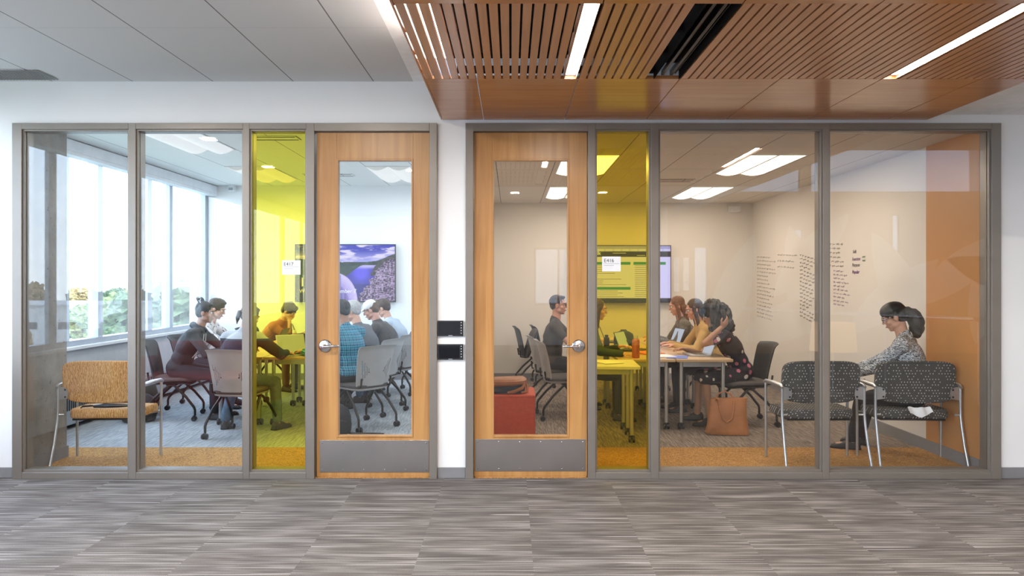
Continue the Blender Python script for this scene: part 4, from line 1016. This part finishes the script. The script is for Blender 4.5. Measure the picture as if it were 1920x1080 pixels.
for i in range(20):
    k = rnd.choice((0, 1, 1, 2)); tree(-335+i*15.2, 252+rnd.uniform(-2, 2), rnd.uniform(12, 15), k, kinds_[k]+' tree in the row along the horizon outside the window', 'trees along the horizon')
for i in range(16):
    k = rnd.choice((0, 1, 2)); tree(-330+i*16, -232-rnd.uniform(-2, 2), rnd.uniform(12, 15), k, kinds_[k]+' tree in the row beyond the mirrored warehouse', 'trees seen mirrored')
for i, (x, y, h, k) in enumerate(((-86, 145, 11, 0), (-106, 158, 8, 1), (-128, 158, 7, 0), (-67, 128, 14, 0), (-56, 108, 13, 2), (-142, 148, 7, 0), (-98, 146, 6, 1), (-43, 96, 15, 2), (-50, 150, 12, 0))):
    tree(x, y, h, k, '%s tree in front of the white warehouse, %s' % (kinds_[k], ('tall', 'low')[h < 10]), 'trees by the parking lot')
for i, (x, y, h, k) in enumerate(((-120, -152, 6.5, 1), (-106, -142, 5.5, 0), (-92, -134, 6, 1), (-80, -146, 9, 0))):
    tree(x, y, h, k, kinds_[k]+' shrubby tree beside the mirrored parking lot', 'trees seen mirrored near')
m_cars = [M('car_dark', (.05, .05, .06), .2, .3), M('car_silver', (.45, .47, .5), .2, .5), M('car_red', (.35, .03, .03), .25), M('car_white', (.7, .7, .7), .25)]
def car(x, y, m, rz, lb):
    c = empty('car', (x, y, -13.95), rz, lb, 'car', 'cars parked outside')
    MB().prism([(-2.2, .35), (-2.25, .8), (-1.3, .95), (-.7, 1.42), (.9, 1.45), (1.6, .95), (2.2, .85), (2.25, .35)], -.88, .88, 'XZ').build('car_body', m, c, bevel=.08)
    MB().prism([(-1.15, .97), (-.68, 1.34), (.85, 1.37), (1.4, .97)], -.89, .89, 'XZ').build('window', m_win2, c)
    for sx_ in (-1.35, 1.35):
        for sy_ in (-.8, .8): MB().lathe([(.05, -.1), (.32, -.1), (.33, 0), (.32, .1), (.05, .1)], (sx_, sy_, .33), 16, 'Y').build('wheel', m_black, c)
names = ['dark', 'silver', 'red', 'white']
for i, (x, y) in enumerate(((-110, -128), (-106, -124), (-101, -121), (-96, -118), (-113, 132), (-108, 134), (-102, 131), (-92, 128))):
    car(x, y, m_cars[i % 4], 20, '%s car parked %s' % (names[i % 4], 'in the lot seen mirrored in the first pane' if y < 0 else 'in the lot outside the window wall'))
# ================================================================ PEOPLE
BAKES = []
def bake(mb, name, mat, parent, voxel=.008, smooth=3, disp=None):
    me = bpy.data.meshes.new(name); me.from_pydata(mb.v, [], mb.f)
    bm = bmesh.new(); bm.from_mesh(me); bmesh.ops.recalc_face_normals(bm, faces=bm.faces); bm.to_mesh(me); bm.free()
    c = bpy.data.objects.new(name, me); COL.objects.link(c); c.parent = parent
    r = c.modifiers.new('r', 'REMESH'); r.mode = 'VOXEL'; r.voxel_size = voxel; r.use_smooth_shade = True
    s = c.modifiers.new('s', 'SMOOTH'); s.factor = .5; s.iterations = smooth
    BAKES.append((c, mat, disp)); return c
def bake_all():
    dg = bpy.context.evaluated_depsgraph_get()
    res = [bpy.data.meshes.new_from_object(c.evaluated_get(dg)) for c, _, _ in BAKES]
    for (c, mat, disp), m2 in zip(BAKES, res):
        c.modifiers.clear(); c.data = m2; m2.name = c.name; m2.materials.clear(); m2.materials.append(mat)
        if disp:
            fr, am, st = disp
            nv = len(m2.vertices); no = [tuple(v.normal) for v in m2.vertices]; co = [tuple(v.co) for v in m2.vertices]; new = []
            for (x, y, z), (a, b_, d) in zip(co, no):
                k = am*mnoise.noise(Vector((x*st[0]*fr, y*st[1]*fr, z*st[2]*fr))); new += [x+a*k, y+b_*k, z+d*k]
            m2.vertices.foreach_set('co', new)
        m2.polygons.foreach_set('use_smooth', [True]*len(m2.polygons)); m2.update()
def ik(a, t, l1, l2, pole):
    d = t-a; L = min(d.length, (l1+l2)*.995); n = d.normalized(); e = a+n*L
    x = (l1*l1-l2*l2+L*L)/(2*L); h = math.sqrt(max(0, l1*l1-x*x)); p = (pole-n*pole.dot(n))
    p = p.normalized() if p.length > 1e-4 else Vector((0, 0, -1)); return a+n*x+p*h, e
def hand(mb, w, d, nrm, side, curl=.5, sc=1.0):
    """w wrist, d direction of the hand, nrm palm normal, side = +1 when the thumb lies on +(d x nrm)."""
    d = d.normalized(); nrm = (nrm-d*nrm.dot(d)).normalized(); t = d.cross(nrm)*side
    mb.ell(w+d*.045*sc, (1, 1, 1), Matrix((t*.041*sc, d*.055*sc, nrm*.0155*sc)).transposed(), 12, 8)
    for k, (o_, L, r) in enumerate(((.031, .070, .0085), (.0105, .080, .0088), (-.0105, .074, .0085), (-.030, .058, .0075))):
        b = w+d*(.088-.006*(k == 3))*sc+t*o_*sc; dd = (d+t*o_*2.2).normalized(); c = curl*(1+.12*k)
        p1 = b+(dd*math.cos(c*.6)+nrm*math.sin(c*.6))*L*.5*sc; p2 = p1+(dd*math.cos(c*1.5)+nrm*math.sin(c*1.5))*L*.3*sc; p3 = p2+(dd*math.cos(c*2.1)+nrm*math.sin(c*2.1))*L*.22*sc
        mb.cap(b-dd*.015, p1, r*sc, r*.95*sc, 8).cap(p1, p2, r*.95*sc, r*.88*sc, 8).cap(p2, p3, r*.88*sc, r*.75*sc, 8)
    b = w+d*.025*sc+t*.032*sc; p1 = b+(d*.55+t*.75+nrm*.25).normalized()*.035*sc; p2 = p1+(d*.9+t*.25+nrm*.35).normalized()*.032*sc
    mb.cap(w+d*.02*sc+t*.015*sc, b, .013*sc, .012*sc, 8).cap(b, p1, .0115*sc, .0105*sc, 8).cap(p1, p2, .0105*sc, .0085*sc, 8)
m_eyew = M('eye_white', (.75, .73, .70), .3); m_iris = M('iris_brown', (.03, .015, .01), .2); m_lip = M('lips', (.42, .16, .13), .5)
m_hblack = M('hair_black', (.010, .008, .008), .55, var=(60, .5)); m_hbrown = M('hair_brown', (.055, .030, .018), .6, var=(60, .4)); m_hauburn = M('hair_auburn', (.16, .065, .03), .55, var=(50, .4)); m_hgrey = M('hair_grey', (.42, .42, .42), .7, var=(60, .2)); m_hcopper = M('hair_light_brown', (.13, .075, .04), .6, var=(50, .3))
m_jeans = M('denim_blue', (.10, .15, .22), .85, var=(30, .2)); m_trous = M('dark_trousers', (.022, .024, .03), .85); m_khaki = M('brown_trousers', (.13, .085, .06), .85)
m_shoe = M('dark_shoe', (.03, .028, .028), .6); m_sneak = M('navy_sneaker', (.03, .05, .12), .7); m_sole = M('white_sole', (.65, .65, .63), .6)
LT, LS, UA, FA = .43, .42, .29, .255
def person(label, hip, yaw, lean, bend=0, hy=0, hp=0, skin=m_skin, top=None, pants=m_trous, hairm=m_hbrown, hair='short', sleeve='long', lh=None, rh=None, lf=None, rf=None, lpole=None, rpole=None, shoe=m_shoe, tw=0, hs=1.0, bulk=1.0, skirt=False, roll=0, lcurl=.5, rcurl=.5, twist=0):
    H = Vector(hip); r = empty('person', (H.x, H.y, 0), 0, label, 'person')
    O = Vector((H.x, H.y, 0)); F = Vector((math.cos(R(yaw)), math.sin(R(yaw)), 0)); Sd = F.cross(Vector((0, 0, 1)))   # Sd: the person's right
    up = Vector((0, 0, 1)); U1 = (up*math.cos(R(lean))+F*math.sin(R(lean))); U2 = (up*math.cos(R(lean+bend))+F*math.sin(R(lean+bend)))
    H0 = Vector((0, 0, H.z)); C1 = H0+U1*.24; NB = C1+U2*.26                # chest, neck base
    Ft = (Matrix.Rotation(R(twist), 3, 'Z') @ F); S2 = Ft.cross(up)
    def mat3(a, b, c): return Matrix((a, b, c)).transposed()
    F1 = S2.cross(U1)*-1; F1 = U1.cross(Sd)*-1 if False else (F-U1*F.dot(U1)).normalized(); F2 = (Ft-U2*Ft.dot(U2)).normalized()
    sh = [NB-U2*.055+S2*.178*s*(1 if bulk >= 1 else .93) for s in (-1, 1)]      # left, right
    hj = [H0+Sd*.09*s-up*.01 for s in (-1, 1)]
    # targets default
    T = []
    for i, (tgt, s) in enumerate(((lh, -1), (rh, 1))):
        T.append(Vector(tgt)-O if tgt else Vector((0, 0, .785))+F*.48+Sd*.13*s)
    FT = []
    for i, (tgt, s) in enumerate(((lf, -1), (rf, 1))):
        FT.append(Vector(tgt)-O if tgt else Vector((0, 0, .075))+F*.42+Sd*.12*s)
    el = []; wr = []
    for i, s in enumerate((-1, 1)):
        pole = Vector((lpole, rpole)[i]) if (lpole, rpole)[i] else (S2*s*.6-up*.8-F*.3)
        e_, w_ = ik(sh[i], T[i], UA, FA, pole); el.append(e_); wr.append(w_)
    kn = []; an = []
    for i, s in enumerate((-1, 1)):
        k_, a_ = ik(hj[i], FT[i], LT, LS, (F+up*.9+Sd*s*.15)); kn.append(k_); an.append(a_)
    # head frame
    Hf = Matrix.Rotation(R(hy), 3, 'Z') @ Ft; HR = Hf.cross(up)
    Hf = (Hf*math.cos(R(hp))-up*math.sin(R(hp))).normalized(); HU = HR.cross(Hf).normalized()
    HC = NB+(U2*.5+up*.5).normalized()*.10+Hf*.02+HU*.095
    hm = mat3(HR, Hf, HU)
    def hp_(x, y, z): return HC+hm @ Vector((x, y, z))*hs
    def he(mb, c, rr, n=16, m_=10, rot=None): mb.ell(hp_(*c), (1, 1, 1), hm @ (rot if rot else Matrix.Identity(3)) @ Matrix.Diagonal(Vector(rr)*hs), n, m_)
    b = MB()
    he(b, (0, -.016, .030), (.074, .093, .086), 20, 14); he(b, (0, .026, -.035), (.055, .060, .076), 18, 12); he(b, (0, .060, -.090), (.024, .022, .020)); he(b, (0, .070, .030), (.050, .020, .014))
    for s in (-1, 1):
        he(b, (s*.075, -.008, -.010), (.010, .020, .031)); he(b, (s*.040, .052, -.028), (.022, .024, .022)); he(b, (s*.045, .010, -.065), (.018, .035, .022))
    b.cap(hp_(0, .082, .018), hp_(0, .100, -.018), .009*hs, .013*hs, 10); he(b, (0, .078, -.052), (.022, .013, .008)); he(b, (0, .076, -.066), (.019, .012, .008))
    b.cap(NB-U2*.02, hp_(0, -.018, -.055), .056*bulk, .052, 14)
    # torso core
    def torso(mb, g, hem=True):
        mb.ell(H0+up*.02, (1, 1, 1), mat3(Sd, F, up) @ Matrix.Diagonal(Vector((.165*bulk+g, .120*bulk+g, .11+g))), 18, 12)
        mb.ell(H0+U1*.13, (1, 1, 1), mat3(Sd, F1, U1) @ Matrix.Diagonal(Vector((.148*bulk+g, .105*bulk+g, .15+g))), 18, 12)
        mb.ell(C1+U2*.07, (1, 1, 1), mat3(S2, F2, U2) @ Matrix.Diagonal(Vector((.165*bulk+g, .112*bulk+g, .19+g))), 18, 12)
        mb.cap(sh[0], sh[1], .058+g, .058+g, 14)
        for i in (0, 1): mb.cap(NB-U2*.005, sh[i]+U2*.012, .048+g*.6, .045+g, 12)
    torso(b, -.006)
    for i, s in enumerate((-1, 1)):
        b.cap(sh[i], el[i], .047*bulk, .038*bulk, 12).cap(el[i], wr[i], .038*bulk, .025, 12)
        fd = (wr[i]-el[i]).normalized(); nrm = (-up*.9+F*.1-S2*s*.2)
        if (lpole, rpole)[i] and fd.z > .5: nrm = -F+up*.1 if False else (HC-wr[i]).normalized(); 
        hd = (fd*.8+F*.2-up*.05) if fd.z < .5 else fd
        hand(b, wr[i], hd, nrm, (-1 if s > 0 else 1)*(1), (lcurl, rcurl)[i])
        b.cap(hj[i], kn[i], .076*bulk, .052, 14).cap(kn[i], an[i], .050, .034, 14)
        fo = (F*.9+Sd*s*.25).normalized(); b.cap(an[i]-up*.03, an[i]+fo*.13-up*.045, .034, .026, 10)
    body = bake(b, 'body', skin, r, .0065, 2)
    # clothes
    c = MB(); torso(c, .012)
    for i, s in enumerate((-1, 1)):
        c.cap(sh[i], el[i] if sleeve != 'short' else sh[i].lerp(el[i], .62), .060*bulk, .050*bulk, 14)
        if sleeve == 'long': c.cap(el[i], el[i].lerp(wr[i], .93), .050*bulk, .036, 14)
        if sleeve == 'rolled': c.cap(el[i], el[i].lerp(wr[i], .25), .050*bulk, .045, 14)
    if sleeve == 'hood' or hair == 'bun_hood': pass
    c.cap(NB-U2*.01-F2*.01, NB+U2*.025-F2*.012, .066*bulk, .060*bulk, 14)
    bake(c, 'shirt', top, r, .009, 4, (9, .006, (1, 1, 1.6)))
    q = MB(); q.ell(H0-up*.005, (1, 1, 1), mat3(Sd, F, up) @ Matrix.Diagonal(Vector((.178*bulk, .130*bulk, .10))), 18, 12)
    for i, s in enumerate((-1, 1)):
        if skirt: q.cap(hj[i], kn[i], .090*bulk, .072, 14); 
        else: q.cap(hj[i], kn[i], .088*bulk, .064, 14).cap(kn[i], an[i]+up*.03, .062, .050, 14)
    if skirt: q.cap((hj[0]+hj[1])/2, (kn[0]+kn[1])/2, .085, .07, 14)
    bake(q, 'skirt' if skirt else 'trousers', pants, r, .011, 4, (8, .006, (1, 1, 1)))
    for i, s in enumerate((-1, 1)):
        fo = (F*.9+Sd*s*.25).normalized(); fs = Vector((fo.y, -fo.x, 0)); m_ = MB(); a0 = an[i]; gz = min(-.0, 0)
        zb = a0.z-.072; base = Vector((a0.x, a0.y, zb)); rings = []
        for t, w, h in ((-.065, .026, .055), (-.05, .034, .085), (0, .038, .095), (.06, .043, .07), (.11, .046, .05), (.155, .040, .04), (.185, .022, .028)):
            rings.append([base+fo*t+fs*w*x+up*(.004+h*z) for x, z in ((-1, 0), (-1, .35), (-.75, .75), (0, 1), (.75, .75), (1, .35), (1, 0))])
        sh_ = m_.rings(rings).build('shoe', shoe, r, smooth=True)
        so_ = MB(); so_.rings([[base+fo*t+fs*w*x+up*z for x, z in ((-1, 0), (1, 0), (1, .018), (-1, .018))] for t, w in ((-.07, .028), (-.05, .038), (.06, .046), (.11, .049), (.16, .042), (.192, .022))]); so_.build('sole', m_sole if shoe is m_sneak else m_black, sh_)
    # eyes, brows, lips
    for s in (-1, 1):
        e_ = MB(); e_.m = 0; he(e_, (s*.030, .0745, .008), (.0125, .0115, .0095), 12, 8); e_.m = 1; he(e_, (s*.031, .0835, .007), (.0058, .0042, .0058), 10, 6)
        e_.build('eye', [m_eyew, m_iris], r, smooth=True)
        MB().tube([hp_(s*.014, .089, .027), hp_(s*.030, .091, .032), hp_(s*.050, .074, .027)], [.003, .0042, .002], 6).build('eyebrow', hairm, r, smooth=True)
    MB().tube([hp_(-.020, .082, -.060), hp_(-.008, .0925, -.058), hp_(.008, .0925, -.058), hp_(.020, .082, -.060)], [.003, .006, .006, .003], 8).build('lips', m_lip, r, smooth=True)
    # hair
    hh = MB(); full = hair not in ('cap',)
    if hair in ('short', 'crop', 'cap'):
        k = .006 if hair == 'crop' else .012
        he(hh, (0, -.026, .040), (.076+k*.6, .090+k, .082+k), 22, 14); he(hh, (0, -.055, -.005), (.066, .052+k*.5, .060)); 
        if hair == 'short': he(hh, (0, .040, .100), (.058, .040, .024)); he(hh, (0, .0, .115), (.060, .060, .022))
        if hair == 'crop': he(hh, (0, .030, .100), (.056, .046, .022))
    elif hair == 'mop':
        he(hh, (0, -.015, .045), (.094, .104, .092), 22, 14); he(hh, (0, .055, .080), (.075, .042, .036)); he(hh, (0, -.06, -.01), (.075, .055, .06))
    elif hair in ('bun', 'pony', 'bushypony', 'beard'):
        he(hh, (0, -.024, .042), (.083, .096, .088), 22, 14); he(hh, (0, -.050, -.005), (.074, .058, .066)); he(hh, (0, .045, .092), (.055, .030, .022))
        if hair == 'bun': he(hh, (0, -.075, .135), (.042, .040, .034), 14, 10); he(hh, (0, -.10, .150), (.022, .026, .022)); he(hh, (0, -.06, .105), (.03, .03, .03))
        if hair == 'pony': hh.tube([hp_(0, -.11, .02), hp_(0, -.145, -.01), hp_(0, -.150, -.07), hp_(0, -.13, -.14)], [.018, .026, .022, .006], 10)
        if hair == 'bushypony':
            for (x, y, z, q_) in ((0, -.11, .0, .04), (.005, -.135, -.05, .056), (-.01, -.135, -.10, .062), (.01, -.115, -.155, .055), (0, -.095, -.20, .035), (.035, -.135, -.08, .045), (-.03, -.13, -.12, .045)): he(hh, (x, y-.01, z), (q_*1.15, q_*1.1, q_*1.2))
    elif hair == 'long':
        he(hh, (0, -.024, .040), (.084, .094, .088), 22, 14); he(hh, (0, -.06, -.04), (.078, .050, .10))
        hh.cap(hp_(0, -.07, -.05), hp_(0, -.065, -.20), .062, .045, 12)
        for s in (-1, 1): hh.cap(hp_(s*.066, .005, .02), hp_(s*.07, .02, -.20), .026, .022, 10)
    elif hair == 'curly':
        he(hh, (0, -.03, .06), (.125, .12, .105), 22, 14); he(hh, (0, -.10, -.03), (.135, .10, .14), 18, 12); he(hh, (0, -.10, -.15), (.13, .09, .11), 18, 12)
        for s in (-1, 1): he(hh, (s*.09, .0, -.04), (.05, .055, .11)); he(hh, (s*.08, .01, -.14), (.045, .045, .07))
    amp = {'curly': .030, 'mop': .012, 'bushypony': .007}.get(hair, .005)
    bake(hh, 'hair', hairm, r, .0075, 1, (34 if hair in ('curly', 'bushypony', 'mop') else 55, amp, (1, 1, .45)))
    info = dict(root=r, hp=hp_, he=he, hm=hm, NB=NB, F=F2, S=S2, U=U2, C1=C1, H0=H0, up=up, sh=sh, el=el, wr=wr, O=O)
    return info
def glasses(I, m):
    g = MB(); hp_ = I['hp']
    for s in (-1, 1):
        g.tube([hp_(s*.033+.021*math.cos(a), .100-.004*abs(math.cos(a)), .006+.017*math.sin(a)) for a in (2*math.pi*j/14 for j in range(15))], .0024, 6)
        g.tube([hp_(s*.054, .096, .010), hp_(s*.074, .06, .010), hp_(s*.080, .0, .004)], .0024, 6)
    g.tube([hp_(-.012, .101, .010), hp_(.012, .101, .010)], .0024, 6); g.build('glasses', m, I['root'], smooth=True)
def patt(name, kind):
    m, nt, b, out = newmat(name); v = coords(nt); b.inputs['Roughness'].default_value = .9
    if kind == 'plaid':
        s = N(nt, 'SeparateXYZ'); nt.links.new(v, s.inputs[0]); xx = math_(nt, 'ADD', s.outputs[0], math_(nt, 'MULTIPLY', s.outputs[1], .8))
        def st(x, p, w, o=0.): return math_(nt, 'LESS_THAN', math_(nt, 'FRACT', math_(nt, 'ADD', math_(nt, 'DIVIDE', x, p), 50+o)), w)
        c = mixc(nt, math_(nt, 'MULTIPLY', st(xx, .052, .5), .55), (.012, .15, .25), (.004, .035, .12)); c = mixc(nt, math_(nt, 'MULTIPLY', st(s.outputs[2], .052, .5), .5), c, (.015, .24, .33))
        c = mixc(nt, math_(nt, 'MULTIPLY', st(xx, .026, .10), .6), c, (.40, .62, .70)); c = mixc(nt, math_(nt, 'MULTIPLY', st(s.outputs[2], .026, .10, .3), .6), c, (.40, .62, .70))
    elif kind == 'strokes':
        vo = N(nt, 'TexVoronoi', feature='F1'); vo.inputs['Scale'].default_value = 15; mp = coords(nt, (1, 1, 1)); nt.links.new(mp, vo.inputs['Vector'])
        d = N(nt, 'VectorMath', operation='SUBTRACT'); sc = N(nt, 'VectorMath', operation='SCALE'); sc.inputs['Scale'].default_value = 15.; nt.links.new(mp, sc.inputs[0]); nt.links.new(vo.outputs['Position'], d.inputs[1]); nt.links.new(sc.outputs[0], d.inputs[0])
        # short dashes whose slant changes from cell to cell
        s = N(nt, 'SeparateXYZ'); sub = N(nt, 'VectorMath', operation='SUBTRACT'); nt.links.new(mp, sub.inputs[0]); nt.links.new(vo.outputs['Position'], sub.inputs[1]); nt.links.new(sub.outputs[0], s.inputs[0])
        hc = N(nt, 'SeparateXYZ'); nt.links.new(vo.outputs['Color'], hc.inputs[0]); a = math_(nt, 'MULTIPLY', hc.outputs[0], 6.28)
        ca = math_(nt, 'COSINE', a); sa_ = math_(nt, 'SINE', a); hx = math_(nt, 'ADD', s.outputs[0], s.outputs[1])
        u = math_(nt, 'ADD', math_(nt, 'MULTIPLY', hx, ca), math_(nt, 'MULTIPLY', s.outputs[2], sa_)); w = math_(nt, 'SUBTRACT', math_(nt, 'MULTIPLY', s.outputs[2], ca), math_(nt, 'MULTIPLY', hx, sa_))
        f = math_(nt, 'MULTIPLY', math_(nt, 'LESS_THAN', math_(nt, 'ABSOLUTE', u), .021), math_(nt, 'LESS_THAN', math_(nt, 'ABSOLUTE', w), .0055)); c = mixc(nt, f, (.72, .72, .74), (.02, .02, .03))
    elif kind == 'floral':
        vo = N(nt, 'TexVoronoi', feature='F1'); vo.inputs['Scale'].default_value = 13; nt.links.new(v, vo.inputs['Vector']); hc = N(nt, 'SeparateXYZ'); nt.links.new(vo.outputs['Color'], hc.inputs[0])
        f = math_(nt, 'MULTIPLY', math_(nt, 'LESS_THAN', math_(nt, 'ADD', vo.outputs['Distance'], math_(nt, 'MULTIPLY', noise(nt, v, 40, 2), .2)), .42), math_(nt, 'GREATER_THAN', hc.outputs[0], .35))
        pc = ramp(nt, hc.outputs[1], [(0, (.55, .16, .24)), (.5, (.62, .34, .36)), (.51, (.70, .62, .55)), (1, (.35, .10, .12))], 'CONSTANT'); c = mixc(nt, f, (.018, .014, .022), pc)
    elif kind == 'knit':
        n1 = noise(nt, coords(nt, (1, 1, 2.6), (0, .5, 0)), 48, 3, .6, 1.2); c = ramp(nt, n1, [(.40, (.03, .035, .05)), (.48, (.16, .18, .21)), (.54, (.62, .66, .70))])
    elif kind == 'yoke':
        t = N(nt, 'TexCoord'); s = N(nt, 'SeparateXYZ'); nt.links.new(t.outputs['Object'], s.inputs[0]); f = math_(nt, 'GREATER_THAN', s.outputs[2], .955); c = mixc(nt, f, (.012, .018, .035), (.42, .45, .50))
    elif kind == 'heather':
        n1 = noise(nt, v, 90, 3); c = ramp(nt, n1, [(.35, (.07, .065, .055)), (.65, (.20, .19, .165))])
    nt.links.new(c, b.inputs['Base Color']); return m
tops = {k: patt('shirt_'+k, k) for k in ('plaid', 'strokes', 'floral', 'knit', 'yoke', 'heather')}
m_hoodie = M('charcoal_hoodie', (.035, .038, .042), .9, var=(20, .15)); m_jacket = M('black_brown_jacket', (.035, .028, .024), .55); m_rust = M('rust_shirt', (.42, .16, .09), .85)
m_greyt = M('dark_taupe_tee', (.068, .058, .052), .9); m_lblue = M('light_blue_shirt', (.42, .50, .60), .85); m_gjack = M('grey_jacket', (.12, .125, .14), .85); m_must = M('mustard_top', (.50, .33, .13), .85); m_green = M('dark_green_sleeve', (.035, .06, .045), .85)
SH = .555
# --- daylit room
I = person('person in a charcoal hoodie with hair in a high bun, seated by the window', (-3.72, 2.52, SH), 6, 19, 15, 0, 8, m_skin2, m_hoodie, m_trous, m_hblack, 'bun', lh=(-3.08, 2.62, .80), rh=(-3.10, 2.42, .79))
d_ = MB(); nb, F_, U_, S_ = I['NB'], I['F'], I['U'], I['S']
for s in (-1, 1): d_.tube([nb+F_*.075+S_*s*.035-U_*.01, nb+F_*.115+S_*s*.04-U_*.08, nb+F_*.128+S_*s*.04-U_*.20, nb+F_*.12+S_*s*.042-U_*.30], .005, 8)
d_.build('drawstring', m_sole, I['root'], smooth=True)
hd = MB(); hd.tube([nb+S_*.07+F_*.06-U_*.0, nb+S_*.085-F_*.01+U_*.02, nb-F_*.09+U_*.0, nb-S_*.085-F_*.01+U_*.02, nb-S_*.07+F_*.06], [.018, .032, .042, .032, .018], 12); bake(hd, 'hood', m_hoodie, I['root'], .008, 3)
er = MB(); er.ell(I['hp'](.082, .0, -.045), (.006, .006, .006), n=10, m_=6).ell(I['hp'](-.082, .0, -.045), (.006, .006, .006), n=10, m_=6); er.build('earring', m_paper, I['root'], smooth=True)
person('person in a white shirt with black dashes, beyond the one with the bun', (-3.86, 3.30, SH), 0, 14, 14, 0, 22, m_skin, tops['strokes'], m_trous, m_hbrown, 'short', lh=(-3.22, 3.45, .79), rh=(-3.24, 3.12, .79))
I = person('person in a navy jacket with a grey yoke, turned away at the near table end', (-2.79, 1.64, SH), 80, 20, 14, -18, 24, m_skin, tops['yoke'], m_jeans, m_hbrown, 'pony', lh=(-2.85, 2.22, .79), rh=(-2.36, 2.02, .79), lf=(-2.98, 1.95, .075), rf=(-2.42, 1.90, .075), bulk=1.08, rpole=(.9, -.3, -.6))
person('person in a rust shirt resting chin on a hand at the far table end', (-3.52, 4.75, SH), -12, 26, 20, 0, 32, m_skin, m_rust, m_khaki, m_hbrown, 'mop', sleeve='rolled', rh=(-3.11, 4.63, .985), rpole=(.3, 0, -1), lh=(-2.98, 4.95, .79))
I = person('person in a blue plaid shirt seated just inside the maple door', (-1.67, 2.10, SH), 140, 10, 14, 14, 14, m_skin2, tops['plaid'], m_trous, m_hblack, 'crop', lh=(-2.22, 2.15, .79), rh=(-2.20, 2.48, .79), lf=(-1.95, 2.02, .10), rf=(-1.90, 2.38, .10), shoe=m_sneak)
bd = MB(); I['he'](bd, (0, .040, -.078), (.050, .048, .034)); 
bake(bd, 'beard', m_hblack, I['root'], .006, 1)
person('grey haired person in a slate jacket between the plaid shirt and the white cap', (-1.60, 2.95, SH), 166, 18, 16, 4, 18, m_skin, m_gjack, m_trous, m_hgrey, 'short', lh=(-2.26, 2.85, .79), rh=(-2.26, 3.12, .79))
I = person('person in a dark jacket and a white baseball cap leaning over the table', (-1.48, 3.66, SH), 172, 18, 18, 8, 24, m_skin3, m_jacket, m_jeans, m_hcopper, 'cap', lh=(-2.10, 3.55, .79), rh=(-2.10, 3.85, .79), bulk=1.1)
cp = MB(); I['he'](cp, (0, -.018, .058), (.086, .102, .078), 22, 14); bake(cp, 'cap', m_white, I['root'], .006, 2)
br = MB(); br.grid(lambda u, v: I['hp']((u-.5)*.15*(1-.3*v), .070+.075*v*(1-1.2*(u-.5)**2), .050-.012*v-.05*(u-.5)**2*4*.3), 10, 6, (0, 0, .005)); br.build('cap_brim', m_white, I['root'], smooth=True)
person('person in a light blue shirt mostly behind the dark jacket, nearest the screen wall', (-1.46, 4.48, SH), 168, 20, 18, 0, 24, m_skin, m_lblue, m_trous, m_hbrown, 'short', lh=(-2.1, 4.3, .79), rh=(-2.1, 4.6, .79))
# --- warm room
m_tort = M('tortoise_frame', (.10, .035, .015), .3)
I = person('person with glasses in a dark taupe t-shirt, seated upright behind the second door', (.50, 3.30, SH), -8, 4, 4, -6, 3, m_skin3, m_greyt, m_trous, m_hbrown, 'crop', sleeve='short', lh=(1.02, 3.45, .82), rh=(.95, 3.05, .82), bulk=1.06); glasses(I, m_tort)
I = person('person with long brown hair, mostly hidden behind the door stile, arm on the table', (.78, 2.52, SH), -2, 12, 8, 0, 10, m_skin, m_green, m_trous, m_hbrown, 'long', rh=(1.18, 2.02, .775), lh=(1.22, 2.58, .80))
I = person('person with long auburn hair in a grey cardigan, looking down at the laptop', (2.32, 3.72, SH), 178, 10, 10, 0, 16, m_skin3, tops['heather'], m_trous, m_hauburn, 'long', lh=(1.83, 3.58, .80), rh=(1.86, 3.85, .82), bulk=.96)
I = person('person in a mustard top between the grey cardigan and the floral blouse', (2.42, 3.02, SH), 178, 14, 12, 0, 18, m_skin3, m_must, m_trous, m_hbrown, 'long', lh=(1.90, 2.85, .79), rh=(1.90, 3.15, .79), bulk=.94)
I = person('person with big curly black hair and a dark floral blouse, head on one hand', (2.50, 2.26, SH), 178, 20, 16, 4, 22, m_skin2, tops['floral'], tops['floral'], m_hblack, 'curly', sleeve='short', lh=(2.22, 2.05, 1.045), lpole=(-.6, -.1, -1), rh=(1.92, 2.36, .79), skirt=True, lf=(2.12, 2.12, .075), rf=(2.06, 2.40, .075), bulk=.98)
MB().lathe([(.030, -.006), (.033, 0), (.030, .006)], n=16).v
# --- the one on the armchair
I = person('person in black and white knitwear with bushy ponytail, on the armchair by the orange wall', (3.50, .64, SH), 142, 4, 12, 14, 24, m_skin, tops['knit'], m_trous, m_hblack, 'bushypony', lh=(3.08, .90, .70), rh=(3.14, 1.10, .70), lf=(3.13, 1.0, .075), rf=(3.30, 1.20, .075), bulk=.98); glasses(I, m_black)
hb = MB(); I['he'](hb, (0, -.010, .062), (.088, .104, .074), 22, 14); bake(hb, 'headband', m_hblack, I['root'], .006, 2)
o = MB().box(-.10, .10, -.14, .14, 0, .012).build('notebook', m_paper, bevel=.002); o.location = (3.08, 1.02, .648); o.rotation_euler = (.1, 0, .9); tag(o, 'white notebook on the lap of the knitwear woman', 'notebook')
sc_ = MB(); sc_.grid(lambda u, v: (-.16+.32*u, -.04+.02*math.sin(u*9)-.06*v, .02-.10*v*(1-abs(u-.45))*1.1+.006*math.sin(u*14)), 14, 6, (0, -.006, 0))
o = sc_.build('shirt_tail', m_paper, I['root'], smooth=True); o.location = (3.40-3.50, .42-.64, .475); o.scale = (.6, .8, .7)
bake_all()
